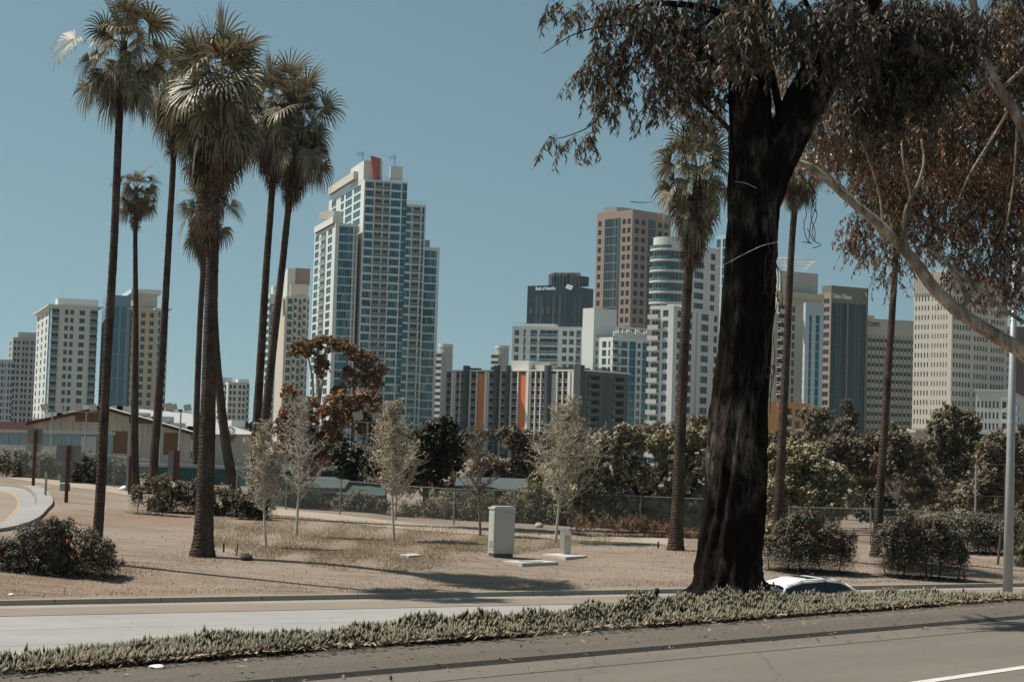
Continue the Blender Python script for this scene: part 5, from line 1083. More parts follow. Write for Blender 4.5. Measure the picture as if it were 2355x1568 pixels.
for u in (2243, 2310, 2375): x = xat(u, 92, 0); z1 = zat(x, 92, 1065); mb = MB(); mb.tube([(x, 92, hz(x, 92)-.1), (x, 92, z1)], .045, galv if u == 2243 else rustp, 6); mb.build('post', e)
for v in (1067, 1140): mb = MB(); a = xat(2243, 92, 0); b = xat(2375, 92, 0); mb.tube([(a, 91.9, zat(a, 92, v)), (b, 91.9, zat(b, 92, v+4))], .03, rustp, 5); mb.build('rail', e)
# ---------------- warehouse, barriers and sheds
wbrown = wallmat('brown_cladding', (.2, .125, .08), .12); wcream = mat('streaked_cream_cladding', (.52, .48, .4), .7, .22, 1.6, vs=(3, 3, .12)); roofw = mat('white_roof_sheet', (.5, .5, .48), .6, .08, .5)
g0 = Vector((xat(81, 172, 0), 172, 0)); g1 = Vector((xat(442, 172, 0), 172, 0)); zb = hz(g0.x, 172)-.3
e = empty('warehouse', (g0.x+10, 172, zb), 'brown and cream clad warehouse with a low gable roof behind the blue barrier', 'warehouse')
ze = zat(g0.x, 172, 969); zr = zat(xat(240, 172, 5), 172, 937); xr_ = xat(240, 172, 5); z2 = zat(g1.x, 172, 995)
def roofz(x): return ze+(zr-ze)*(x-g0.x)/(xr_-g0.x) if x < xr_ else zr+(z2-zr)*(x-xr_)/(g1.x-xr_)
mb = MB(); cuts = [(81, 174, 1), (174, 229, 0), (229, 297, 1), (297, 378, 0), (378, 442, 1)]; zm = zat(xr_, 172, 971); zm2 = zat(xr_, 172, 990); zm3 = zat(xr_, 172, 1041)
for u0, u1, cr in cuts:
    a, b = xat(u0, 172, 3), xat(u1, 172, 3)
    n = max(1, int((b-a)/.6))
    for i in range(n):
        p, q = a+(b-a)*i/n, a+(b-a)*(i+1)/n; dy = .05*(i % 2); lo = min(zm, roofz(p), roofz(q)); m = wcream if cr else wbrown
        if min(roofz(p), roofz(q)) > zm+.01: mb.quad((p, 172-dy, zm), (q, 172-dy, zm), (q, 172-dy, roofz(q)), (p, 172-dy, roofz(p)), m)
for z0, z1, cc in ((zm2, zm, [(81, 442, 1)]), (zm3, zm2, [(81, 258, 1), (258, 296, 0), (296, 378, 1), (378, 412, 0), (412, 442, 1)]), (zb, zm3, [(81, 442, 1)])):
    for u0, u1, cr in cc:
        a, b = xat(u0, 172, 3), xat(u1, 172, 3); n = max(1, int((b-a)/.6))
        for i in range(n):
            p, q = a+(b-a)*i/n, a+(b-a)*(i+1)/n; dy = .05*(i % 2); t0, t1 = min(z1, roofz(p)), min(z1, roofz(q))
            mb.quad((p, 172.06-dy, z0), (q, 172.06-dy, z0), (q, 172.06-dy, t1), (p, 172.06-dy, t0), wcream if cr else wbrown)
mb.quad((g1.x, 172, zb), (g1.x, 212, zb), (g1.x, 212, z2), (g1.x, 172, z2), wcream); mb.quad((g0.x, 212, zb), (g0.x, 172, zb), (g0.x, 172, ze), (g0.x, 212, ze), wcream); mb.build('wall', e)
mb = MB()
for a, b in (((g0.x-.8, ze-.1), (xr_, zr+.12)), ((xr_, zr+.12), (g1.x+.8, z2-.1))):
    mb.quad((a[0], 171.3, a[1]), (b[0], 171.3, b[1]), (b[0], 213, b[1]), (a[0], 213, a[1]), roofw); mb.box((a[0], 171.2, a[1]-.3), (b[0]-a[0], 0, b[1]-a[1]), (0, .15, 0), (0, 0, .32), mat('rust_trim', (.09, .045, .03), .8, .2, 2))
for i in range(14): t = i/13; x = g0.x+(g1.x-g0.x)*t; mb.box((x-.9, 174, roofz(x)-.1), (1.8, 0, 0), (0, 2, 0), (0, 0, .45+.3*(i % 3 == 1)), roofw)
mb.build('roof', e)
# blue corrugated barrier
def barrier(name, label, Y, u0, u1, v0, v1, m, cap=None, step=.5, cat='barrier', dv=0, depth=.08, panel=None):
    x0, x1 = xat(u0, Y, 0), xat(u1, Y, 0); zt = zat(x0, Y, v0); zt2 = zat(x1, Y, v0+dv); zb_ = hz((x0+x1)/2, Y)-.2; e = empty(name, ((x0+x1)/2, Y, zb_), label, cat)
    mb = MB(); n = int((x1-x0)/step)
    for i in range(n):
        a, b = x0+(x1-x0)*i/n, x0+(x1-x0)*(i+1)/n; za = zt+(zt2-zt)*i/n; mm = (a+b)/2; mb.box((a+.01, Y+(.0 if i % 2 else depth), zb_), (b-a-.02, 0, 0), (0, .1, 0), (0, 0, za-zb_), m)
    mb.build('panels', e)
    if cap: mb = MB(); mb.box((x0-.1, Y-.15, zt+.002), (x1-x0+.2, 0, zt2-zt), (0, .5, 0), (0, 0, .25), cap); mb.build('cap', e)
    if panel:
        a, b = xat(panel[0], Y, 0), xat(panel[1], Y, 0); mb = MB(); mb.box((a, Y-.12, zb_), (b-a, 0, 0), (0, .1, 0), (0, 0, zt-zb_-.1), roofw); mb.build('door', e)
    return e
barrier('metal_barrier', 'pale blue corrugated metal barrier in front of the warehouse', 150, -30, 259, 993, 1060, mat('pale_blue_sheet', (.27, .38, .4), .6, .12, .6, vs=(1, 1, .2)), roofw, .45, dv=7, panel=(186, 222))
barrier('boundary_wall', 'faded pink boundary wall at far left beyond the blue barrier', 200, -30, 82, 968, 1010, wallmat('faded_pink', (.36, .2, .16), .15), None, 3.)
barrier('boundary_wall', 'long low white wall along the foot of the blue barrier', 143, -30, 130, 1021, 1060, mat('white_wall', (.56, .54, .5), .8, .1), None, 3., dv=4)
barrier('windscreen_fence', 'long teal windscreen on the court fence beyond the palms', 138, 205, 640, 1068, 1110, mat('teal_screen', (.045, .12, .11), .8, .15), galv, 2.2, dv=14, cat='fence')
barrier('windscreen_fence', 'pale court wall behind the teal windscreen', 150, 230, 500, 1052, 1080, mat('pale_court', (.3, .33, .31), .8, .1), None, 3, dv=8, cat='wall')
def shed(label, Y, u0, u1, v0, v1, mw, mr, dep=6, over=.4, extra=None, name='shed'):
    x0, x1 = xat(u0, Y, 0), xat(u1, Y, 0); zt = zat(x0, Y, v0); zb_ = min(zat(x0, Y, v1), hz(x0, Y))-.2; e = empty(name, ((x0+x1)/2, Y, zb_), label, 'shed')
    mb = MB(); mb.box((x0, Y, zb_), (x1-x0, 0, 0), (0, dep, 0), (0, 0, zt-zb_), mw); mb.build('wall', e)
    mb = MB(); mb.box((x0-over, Y-over, zt+.003), (x1-x0+2*over, 0, 0), (0, dep+2*over, .5), (0, 0, .18), mr); mb.build('roof', e)
    for nm, ua, ub, va, vb, m in (extra or []):
        a, b = xat(ua, Y, 0), xat(ub, Y, 0); mb = MB(); mb.box((a, Y-.06, zat(a, Y, vb)), (b-a, 0, 0), (0, .05, 0), (0, 0, zat(a, Y, va)-zat(a, Y, vb)), m); mb.build(nm, e)
    return e
grn = wallmat('green_shed', (.06, .1, .085), .15); gry = wallmat('grey_green_shed', (.09, .11, .11), .1); redt = mat('red_paint', (.4, .05, .05), .6, .1)
shed('long green shed roof behind the fence left of the dark tree', 116, 600, 790, 1082, 1130, grn, grn, 8)
shed('small white kiosk with a red trimmed roof behind the fence', 100, 724, 782, 1127, 1180, Wg, gry, 4, .3, [('red_trim', 724, 782, 1123, 1126, redt), ('opening', 742, 780, 1134, 1149, Gd), ('counter', 720, 786, 1152, 1156, Wh)], 'kiosk')
shed('grey shed with a white notice and a dark red door, behind the fence', 99, 783, 878, 1143, 1192, gry, grn, 5, .2, [('notice', 802, 815, 1156, 1184, Wh), ('door', 831, 841, 1157, 1184, mat('dark_red_door', (.16, .03, .03), .6, .1))])
shed('long pale canopy shed behind the fence, left of the traffic cabinet', 104, 1060, 1200, 1128, 1180, gry, gry, 6, .4, [('opening', 1075, 1190, 1135, 1150, Gd)])
def litmast(label, u, v0, v1, Y, hd=4):
    x = xat(u, Y, 3); z1 = zat(x, Y, v0); zb_ = min(hz(x, Y), zat(x, Y, v1)); e = empty('floodlight_mast', (x, Y, zb_), label, 'floodlight', 'court floodlights'); mb = MB(); mb.tube([(x, Y, zb_), (x, Y, z1)], [.09, .06], galv, 6); mb.build('pole', e)
    mb = MB(); mb.box((x-.9, Y, z1), (1.8, 0, 0), (0, .06, 0), (0, 0, .06), galv); mb.build('crossbar', e)
    for i in range(2):
        o = Vector((x-.85+i*1.15, Y-.1, z1+.1)); mb = MB(); mb.box(o, (.55, 0, .1), (0, .25, 0), (-.08, -.25, .5), roofw); mb.build('lamp_head', e)
litmast('court floodlight mast before the white condominium', 121, 948, 1030, 140); litmast('court floodlight mast in front of the warehouse gable', 199, 948, 1050, 140); litmast('court floodlight mast between the two slim palms', 372, 945, 1060, 140); litmast('court floodlight mast left of the thickest palm', 416, 948, 1060, 142)
litmast('court floodlight with twin lamps in front of the rust gum', 846, 972, 1120, 106)
# ---------------- white car on the far road
def car():
    d = FK[1]; Y = 48.0; x = xat(1880, Y, -2); a = atan2(d.y, d.x); e = empty('car', (x, Y, ZF+.014), 'white hatchback on the far road, only its roof and windows showing over the ice plant', 'car', rz=a)
    e.scale = (.98, .98, .98)
    wp = mat('white_car_paint', (.78, .79, .78), .22, .02, 1, spec=.6); cg = glass('car_glass', (.015, .04, .05), .1, .05, .8); bl = black; red = mat('tail_lamp', (.5, .03, .02), .3, .05)
    def put(nm, mb, par=None, sm_=False):
        o = bpy.data.objects.new(nm, mb.mesh(nm, sm_)); COL.objects.link(o); o.parent = par or e; return o
    # side profile stations: x, belt height, half width ; body lower shell
    st = [(-2.1, .55, .62, .55), (-2.02, .82, .78, .35), (-1.6, .95, .86, .3), (-.9, .98, .88, .3), (0, .97, .88, .3), (.9, .94, .88, .3), (1.4, .86, .86, .3), (1.95, .72, .78, .35), (2.12, .55, .6, .5)]
    mb = MB(); sec = []
    for X, zt, hw, zl in st: sec.append([(X, -hw*.92, zl), (X, -hw, (zt+zl)/2), (X, -hw*.95, zt), (X, 0, zt+.02), (X, hw*.95, zt), (X, hw, (zt+zl)/2), (X, hw*.92, zl), (X, 0, zl-.05)])
    for A, B_ in zip(sec, sec[1:]):
        for i in range(8): j = (i+1) % 8; mb.quad(A[i], B_[i], B_[j], A[j], wp)
    mb.poly(sec[0], wp); mb.poly(sec[-1][::-1], wp); put('body', mb, None, True)
    # greenhouse
    top = [(-1.75, 1.0, .74), (-1.45, 1.36, .6), (-1.0, 1.47, .58), (-.2, 1.5, .59), (.35, 1.44, .59), (1.05, .98, .74)]
    mb = MB(); pr = [(X, z, w) for X, z, w in top]; low = [(-1.75, .97, .8), (-1.5, .97, .82), (-1.0, .98, .83), (-.2, .98, .83), (.45, .97, .83), (1.1, .95, .8)]
    for i in range(len(top)-1):
        t0, t1, l0, l1 = top[i], top[i+1], low[i], low[i+1]
        for sgn in (-1, 1):
            q = [(l0[0], sgn*l0[2], l0[1]), (l1[0], sgn*l1[2], l1[1]), (t1[0], sgn*t1[2], t1[1]), (t0[0], sgn*t0[2], t0[1])]; mb.quad(*(q if sgn < 0 else q[::-1]), cg)
    mb.quad((-1.75, -.74, 1.0), (-1.45, -.6, 1.36), (-1.45, .6, 1.36), (-1.75, .74, 1.0), cg); mb.quad((.35, .59, 1.44), (.35, -.59, 1.44), (1.05, -.74, .98), (1.05, .74, .98), cg); put('windows', mb)
    mb = MB(); rf = [(-1.62, 1.33, .64), (-1.35, 1.42, .62), (-1.0, 1.495, .61), (-.2, 1.525, .62), (.3, 1.475, .62), (.45, 1.41, .62)]
    for A, B_ in zip(rf, rf[1:]):
        for y0, y1, k0, k1 in ((-1, -.6, .955, 1), (-.6, .6, 1, 1), (.6, 1, 1, .955)):
            mb.quad((A[0], y0*A[2], A[1]*k0), (B_[0], y0*B_[2], B_[1]*k0), (B_[0], y1*B_[2], B_[1]*k1), (A[0], y1*A[2], A[1]*k1), wp)
    for sgn in (-1, 1):
        for A, B_ in zip(rf, rf[1:]): mb.tube([(A[0], sgn*(A[2]+.0), A[1]*.95), (B_[0], sgn*(B_[2]), B_[1]*.95)], .035, wp, 6)
        for p in (((-1.62, .64, 1.27), (-1.8, .76, .98)), ((-.25, .61, 1.45), (-.2, .84, .97)), ((.45, .62, 1.36), (1.12, .78, .95))): mb.tube([(a_[0], a_[1]*sgn, a_[2]) for a_ in p], .035, wp if p[0][0] != -.25 else bl, 6)
    put('roof', mb, None, True)
    mb = MB(); mb.quad((-.75, -.42, 1.522), (.1, -.42, 1.514), (.1, .42, 1.514), (-.75, .42, 1.522), cg); put('sunroof', mb)
    for X in (-1.3, 1.3):
        for sgn in (-1, 1):
            mb = MB(); mb.tube([(X, sgn*.68, .31), (X, sgn*.89, .31)], .31, bl, 24); w_o = put('wheel', mb); mb = MB(); mb.tube([(X, sgn*.885, .31), (X, sgn*.9, .31)], .2, galv, 16); put('rim', mb, w_o)
    for sgn in (-1, 1):
        mb = MB(); mb.box((1.95, sgn*.62-.12, .6), (.14, 0, 0), (0, .24, 0), (0, 0, .12), cg); put('headlight', mb); mb = MB(); mb.box((-2.1, sgn*.66-.1, .72), (.08, 0, 0), (0, .2, 0), (0, 0, .2), red); put('tail_light', mb)
        mb = MB(); mb.box((.75, sgn*.88-(.2 if sgn < 0 else 0), .98), (.1, 0, 0), (0, .2, 0), (0, 0, .13), wp); put('wing_mirror', mb)
car()
# ---------------- the near eucalyptus, its hanging leaves, and the ice plant
def bark(name, c1, c2, c3, zs=.25, sc=9):
    m, nt, b = principled(name); v = coord(nt, (1, 1, zs)); n1 = noise(nt, sc, 8, .7, v, .8); n2 = noise(nt, 1.3, 5, .6, coord(nt, (1, 1, .5))); n3 = noise(nt, sc*4, 5, .6, v)
    c = mixrgb(nt, ramp(nt, n1, .38, .62), c1, c2); c = mixrgb(nt, ramp(nt, n2, .5, .66), c, mixrgb(nt, ramp(nt, n1, .4, .6), c1, c3)); nt.links.new(mixrgb(nt, ramp(nt, n3, .5, .75), c, c1), b.inputs['Base Color']); b.inputs['Roughness'].default_value = .95; b.inputs['Specular IOR Level'].default_value = .1
    bump(nt, b, n1, 1., .1); return m
euc = bark('ironbark', (.005, .004, .003), (.022, .016, .013), (.22, .18, .15))  # last colour: pale patches painted in to suggest sunlit bark
YT = 26.
base = Vector((xat(1676, YT, .1), YT, .05)); s = YT/F
e = empty('eucalyptus_tree', base, 'massive dark barked eucalyptus in the ice plant, forking high up with drooping reddish leaves', 'tree')
mb = MB()
def rbark(seed, amp=.1, ridges=13):
    def f(i, j):
        q = 2*pi*j/64; return 1+amp*(.55*sin(ridges*q+.06*i*sin(seed+i*.05)+seed)+.4*sin(5*q+i*.045+seed*2)+.35*sin(23*q+i*.11+seed)*sin(i*.4+j*.7))+random.uniform(-.014, .014)
    return f
def trunk(path, seed, k=150, n=64, amp=.12):
    P, Rr = ppath(path, YT); Q = interp(P, k); rr = [np.interp(i/(k-1)*(len(P)-1), range(len(P)), Rr) for i in range(k)]; mb.tube(Q, rr, euc, n, prof=rbark(seed, amp))
trunk([(1674, 1376, 236), (1674, 1350, 176), (1674, 1325, 152), (1678, 1260, 140), (1690, 1150, 134), (1697, 1000, 132), (1712, 820, 118), (1726, 620, 114), (1733, 460, 116), (1728, 330, 98), (1722, 200, 90), (1726, 60, 84), (1722, -120, 76)], 1.)
trunk([(1744, 470, 96), (1780, 380, 92), (1818, 300, 92), (1862, 215, 90), (1908, 130, 86), (1955, 40, 82), (2010, -60, 84), (2050, -150, 76)], 2.3, 90)
trunk([(1640, 1350, 60), (1615, 1368, 48), (1590, 1392, 20)], .7, 24, 24, .12); trunk([(1700, 1350, 60), (1735, 1368, 40), (1765, 1392, 18)], .2, 24, 24, .12)
for pth in ([(1800, 290, 22), (1780, 200, 18), (1760, 120, 13), (1700, 30, 8)], [(1962, 60, 34), (2060, 90, 26), (2150, 140, 18), (2230, 210, 9)], [(1690, 310, 12, .2), (1640, 262, 9), (1600, 225, 7), (1560, 185, 4)], [(1715, 60, 26), (1620, 20, 18), (1500, 10, 12), (1400, 40, 8), (1380, 90, 5)], [(1700, 170, 16), (1600, 120, 11), (1500, 110, 7), (1440, 160, 4)], [(1500, 60, 6), (1400, 60, 4), (1320, 80, 3), (1248, 124, 1.6)],
            [(1440, 130, 5), (1405, 200, 4), (1370, 280, 3), (1300, 315, 2), (1262, 318, 1.2)], [(1930, 120, 20), (1880, 60, 14), (1840, -20, 9)]):
    limb(mb, pth, YT, euc, 10)
mb.build('trunk', e, True)
# twigs hanging along the stem
mb = MB()
for (u, v, n, L) in ((1772, 480, 9, 230), (1868, 420, 4, 150), (1560, 260, 4, 130), (1580, 215, 3, 120), (1772, 760, 4, 180), (1500, 210, 3, 90)):
    for k in range(n):
        u0 = u+random.uniform(-14, 14); v0 = v+random.uniform(-10, 60); pts = [(u0+random.uniform(-9, 9)*i/3, v0+L*random.uniform(.5, 1)*i/6) for i in range(7)]
        mb.tube(interp([atY(a, b, YT-.5) for a, b in pts], 14), .006, darkbark, 4, cap=False)
limb(mb, [(1790, 556, 1.6), (1750, 566, 1.6), (1700, 590, 1.8), (1670, 606, 1.6), (1640, 616, 1)], YT-.8, youngbark, 5); limb(mb, [(1450, 464, 2), (1475, 466, 2), (1500, 465, 1)], YT-.8, darkbark, 4); limb(mb, [(1690, 418, 1), (1715, 422, 1.2), (1740, 434, 1)], YT-.8, youngbark, 5)
mb.build('twigs', e)['kind'] = 'stuff'
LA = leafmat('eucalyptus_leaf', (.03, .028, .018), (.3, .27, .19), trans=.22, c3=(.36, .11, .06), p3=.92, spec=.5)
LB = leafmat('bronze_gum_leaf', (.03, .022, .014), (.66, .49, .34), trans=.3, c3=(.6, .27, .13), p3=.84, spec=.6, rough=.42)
LD = leafmat('shaded_gum_leaf', (.025, .02, .014), (.17, .13, .09), trans=.1, spec=.4)  # darker leaf copy, canopy shade put into its colour
def hanging(name, clusters, Y, L, Wd, m, parent, per=12, sl=.5, twm=None):
    """leaves in drooping strands"""
    Vs = []; mbt = MB()
    for c in clusters:
        u, v, ru, rv, n = c[:5]; dy = c[5] if len(c) > 5 else 0; sdep = (ru+rv)/2*Y/F
        for k in range(n):
            a = random.uniform(0, 6.283); q = math.sqrt(random.random()); uu = u+ru*q*cos(a); vv = v+rv*q*sin(a)-rv*.2
            p = atY(uu, vv, Y+dy+random.uniform(-1, 1)*sdep*.8); d = Vector((random.gauss(0, .6), random.gauss(0, .6), -.25)).normalized(); ln = sl*random.uniform(.5, 1.3); pts = [p]
            for i in range(6): d = (d+Vector((random.gauss(0, .1), random.gauss(0, .1), -.24))).normalized(); pts.append(pts[-1]+d*ln/6)
            mbt.tube(pts, [.005, .0045, .004, .0035, .003, .0025, .002], twm or darkbark, 3, cap=False)
            for j in range(per):
                t = random.uniform(.1, 1)*6; i = min(5, int(t)); b = pts[i].lerp(pts[i+1], t-i); ax = Vector((random.gauss(0, .5), random.gauss(0, .5), -1+random.gauss(0, .25))).normalized()
                side = ax.cross(Vector((random.gauss(0, 1), random.gauss(0, 1), random.gauss(0, .4)))).normalized(); l = L*random.uniform(.65, 1.25); w = Wd*random.uniform(.7, 1.2)/2; bend = side.cross(ax)*l*random.uniform(-.12, .12)
                m1 = b+ax*l*.4+bend
                Vs += [b, m1+side*w, b+ax*l, m1-side*w]
    V = np.array([tuple(q) for q in Vs]); link(name, npmesh(name, V, np.arange(len(V)).reshape(-1, 4), [m]), parent); return mbt
cA = [(1285, 12, 34, 14, 14), (1350, 20, 50, 26, 40), (1420, 15, 50, 34, 50), (1500, 30, 60, 44, 90), (1580, 50, 70, 60, 120), (1660, 40, 60, 60, 120), (1540, 110, 60, 50, 90), (1620, 130, 60, 60, 100), (1400, 115, 40, 34, 50), (1375, 165, 34, 34, 36), (1430, 150, 30, 40, 34), (1410, 210, 30, 34, 30), (1385, 245, 24, 26, 16), (1350, 150, 24, 10, 8), (1330, 312, 22, 12, 10), (1270, 316, 16, 9, 8), (1365, 300, 14, 12, 7),
      (1480, 90, 30, 40, 34), (1520, 190, 30, 40, 34), (1580, 200, 44, 40, 44), (1650, 200, 40, 44, 44), (1500, 240, 24, 24, 12), (1790, 40, 60, 40, 50), (1840, 100, 40, 50, 36), (1620, 270, 40, 20, 16), (1740, 20, 50, 34, 50, -.8), (1680, 120, 40, 50, 44, -.9), (1740, 110, 40, 40, 30, -.9), (1690, 40, 50, 40, 50, -.9), (1870, 20, 50, 24, 34)]
random.seed(77); cA = [c[:4]+(int(c[4]*(.72 if c[0] < 1700 else 1)),)+c[5:] for c in cA]
t1 = hanging('crown', cA, YT, .135, .034, LA, e, 13, .5); t1.build('twigs', e)['kind'] = 'stuff'
cU = [(1560, -110, 90, 60, 70), (1700, -140, 100, 60, 80), (1860, -130, 100, 60, 80), (2010, -120, 90, 60, 70), (1640, -230, 90, 60, 60), (1800, -260, 100, 60, 60), (1960, -240, 90, 60, 60), (1330, -400, 90, 50, 90, -4.5), (1420, -330, 80, 50, 80, -4), (1250, -330, 60, 40, 50, -4.5), (1500, -430, 90, 60, 90, -3.5), (1180, -420, 60, 50, 50, -5)]
t1 = hanging('overhead_foliage', cU, YT, .15, .05, LA, e, 14, .5); limb(t1, [(1724, -60, 40), (1640, -250, 30, -1), (1500, -380, 20, -3), (1330, -400, 10, -4.5), (1180, -420, 4, -5)], YT, euc, 8); t1.build('twigs', e)['kind'] = 'stuff'
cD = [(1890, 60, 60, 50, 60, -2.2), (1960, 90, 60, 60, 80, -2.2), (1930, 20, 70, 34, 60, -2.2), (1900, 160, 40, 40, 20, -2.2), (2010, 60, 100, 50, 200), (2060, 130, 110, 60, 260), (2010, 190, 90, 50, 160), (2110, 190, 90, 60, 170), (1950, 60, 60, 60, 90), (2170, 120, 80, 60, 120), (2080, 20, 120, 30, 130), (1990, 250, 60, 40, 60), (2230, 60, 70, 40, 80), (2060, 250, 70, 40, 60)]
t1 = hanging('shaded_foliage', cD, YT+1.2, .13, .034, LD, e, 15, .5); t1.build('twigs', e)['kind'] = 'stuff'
# second eucalyptus, pale limbs reaching in from the right
YB = 33.; bx = xat(2560, YB, 1); gB = Vector((bx, YB, hz(bx, YB))); e2 = empty('eucalyptus_tree', gB, 'pale limbed eucalyptus leaning in from the right with bronze hanging foliage', 'tree'); palel = bark('smooth_pale_bark', (.15, .11, .08), (.56, .47, .39), (.36, .28, .22), .3, 3)
mb = MB()
def lb(p, n=12): limb(mb, p, YB, palel, n, max(12, len(p)*6))
s = YB/F; P0 = gB-Vector((0, 0, .2)); mb.tube(interp([P0, atY(2530, 1250, YB), atY(2470, 1000, YB), atY(2400, 850, YB)], 30), [.34-.008*i for i in range(30)], palel, 20)
mb.tube(interp([atY(2470, 1000, YB), atY(2480, 700, YB+.3), atY(2420, 450, YB+.3), atY(2356, 300, YB)], 30), [.26-.005*i for i in range(30)], palel, 16)
lb([(2410, 870, 40), (2354, 812, 37), (2300, 778, 34), (2245, 745, 31), (2190, 705, 30), (2145, 660, 29), (2110, 612, 27), (2070, 565, 25), (2020, 515, 23), (1965, 470, 21), (1915, 425, 19), (1870, 388, 17), (1835, 374, 14), (1808, 368, 10)], 16)
lb([(2356, 300, 28), (2325, 245, 26), (2285, 185, 23), (2262, 130, 21), (2248, 70, 20), (2236, 0, 18), (2225, -60, 16)], 14)
for p in ([(2086, 580, 14), (2078, 530, 12), (2084, 480, 10), (2112, 420, 8), (2124, 370, 6), (2118, 320, 4)], [(2084, 500, 9), (2094, 450, 7), (2078, 380, 5), (2072, 330, 3)], [(2200, 712, 14), (2224, 690, 12), (2205, 645, 10), (2170, 600, 8), (2130, 570, 5)], [(2354, 742, 10), (2300, 705, 9), (2250, 662, 8), (2200, 625, 6), (2165, 580, 4)], [(2248, 70, 14), (2180, 58, 12), (2120, 40, 9), (2080, 0, 6)], [(1925, 432, 11), (1960, 455, 9), (1900, 395, 6), (1880, 350, 4)],
          [(2300, 210, 10), (2350, 160, 8), (2400, 120, 6)], [(2030, 520, 7), (2020, 440, 5), (1990, 350, 4), (1960, 280, 3)], [(2262, 130, 9), (2200, 180, 7), (2140, 260, 5), (2100, 300, 3)], [(2325, 245, 9), (2280, 320, 6), (2230, 400, 4), (2200, 470, 3)], [(2340, 285, 8), (2330, 420, 6), (2310, 540, 4)]): lb(p, 8)
mb.build('trunk', e2, True)
cB = [(1890, 200, 50, 60, 90), (1940, 290, 60, 60, 130), (1900, 350, 50, 40, 70), (1860, 300, 30, 50, 30), (2000, 340, 60, 60, 130), (2060, 300, 60, 60, 140), (2040, 390, 60, 40, 100), (2130, 340, 60, 60, 140), (2200, 300, 60, 70, 150), (2150, 240, 60, 40, 90), (2270, 250, 60, 60, 140), (2320, 330, 50, 70, 150), (2330, 180, 40, 80, 130), (2290, 120, 50, 60, 100), (2320, 40, 50, 50, 90), (2200, 400, 60, 50, 120), (2270, 420, 60, 60, 130), (2130, 440, 60, 40, 90), (2060, 460, 50, 34, 60), (2330, 450, 50, 60, 120),
      (1985, 500, 34, 34, 30), (1960, 545, 26, 26, 18), (2010, 560, 40, 40, 34), (2060, 590, 34, 30, 20), (2120, 530, 50, 40, 50), (2190, 500, 60, 40, 70), (2260, 520, 60, 40, 80), (2330, 560, 50, 50, 80), (2180, 570, 50, 34, 34), (2240, 600, 50, 34, 34), (2300, 620, 50, 34, 36), (2190, 640, 30, 26, 14), (2250, 670, 34, 22, 12), (2320, 670, 40, 24, 18), (2040, 640, 26, 14, 8), (2140, 100, 50, 40, 40), (2200, 40, 60, 40, 60), (1990, 420, 34, 34, 40), (1560, 230, 40, 24, 24, 1), (1530, 170, 30, 24, 14, 1), (1600, 150, 50, 50, 60, 1), (1790, 180, 34, 60, 50, 1), (1810, 110, 30, 40, 34, 1), (1775, 260, 20, 40, 16, 1), (2350, 660, 30, 20, 14)]
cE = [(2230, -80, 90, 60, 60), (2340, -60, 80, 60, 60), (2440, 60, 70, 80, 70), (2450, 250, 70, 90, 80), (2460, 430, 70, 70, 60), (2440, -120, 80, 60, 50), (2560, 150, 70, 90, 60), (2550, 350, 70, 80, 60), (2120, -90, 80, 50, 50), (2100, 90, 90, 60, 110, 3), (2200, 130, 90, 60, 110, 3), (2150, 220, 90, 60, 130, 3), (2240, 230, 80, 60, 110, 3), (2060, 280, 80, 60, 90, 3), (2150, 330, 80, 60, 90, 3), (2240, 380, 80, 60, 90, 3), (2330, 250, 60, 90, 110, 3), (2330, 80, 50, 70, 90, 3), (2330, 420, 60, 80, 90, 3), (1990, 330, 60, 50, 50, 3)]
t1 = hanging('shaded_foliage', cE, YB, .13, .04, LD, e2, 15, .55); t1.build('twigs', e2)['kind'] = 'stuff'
t1 = hanging('crown', [(c[0], c[1], c[2], c[3], int(c[4]*1.5), (c[5] if len(c) > 5 else 1.6 if c[1] > 340 else .8)) for c in cB], YB, .105, .03, LB, e2, 14, .55); t1.build('twigs', e2)['kind'] = 'stuff'
# ice plant bank
ice = leafmat('ice_plant_leaf', (.024, .022, .014), (.3, .27, .17), rough=.6, trans=.12, c3=(.2, .1, .06), p3=.95, spec=.45)
ipm = mat('ice_plant_soil', (.03, .032, .022), .95, .3, 6)
random.seed(5); V = []; nf_ = 0
def crestd(x): return crest(x)
def mound(x, y):
    dn = sd(NK, x, y)-.72; dc = crest(x)-y; k = max(0, min(1, dn/.35))*max(0, min(1, (dc+1.0)/.6)); return .04+k*(.075+.05*sin(x*2.1+y*1.3)+.05*sin(x*5.3-y*3.1)*sin(x*1.1+y)+.09*sin(x*7.7+y*5.9)*sin(x*4.1-y*6.3))*(max(.25, .36+(x+4)*.13) if x < 1 else 1.05 if x < 3.1 else .55)
cnt = 0; tries = 0; xmin, xmax = -9, 11.
while cnt < 46000 and tries < 400000:
    tries += 1; x = random.uniform(xmin, xmax); t = random.random()**1.2
    yk = NK[0].y+(x-NK[0].x)*NK[1].y/NK[1].x; y0 = yk+.92; y1 = crest(x)+1.0; y1 = max(y1, y0+.8)
    y = y0+(y1-y0)*t
    if sin(x*1.7+y*.9)+sin(x*3.3-y*2.4)*.8 < -.45+(.4 if x < -2 else 0) and random.random() < .8: continue
    if (x+4.6)*.2 < random.random()-.75: continue
    z = hz(x, y)+mound(x, y)*random.uniform(.15, 1.0); az = random.uniform(0, 6.283); tl = random.gauss(0, .65); L = random.uniform(.045, .088)*(1+.3*(random.random() < .06)); w = random.uniform(.01, .021)
    d = Vector((sin(tl)*cos(az), sin(tl)*sin(az), abs(cos(tl)))); a = d.orthogonal().normalized(); b = d.cross(a)
    p = Vector((x, y, z)); mp = p+d*L*.55
    for q in range(3):
        an_ = q*2.094; V.append(mp+(a*cos(an_)+b*sin(an_))*w)
    V += [p, p+d*L+Vector((0, 0, L*.15))]; cnt += 1
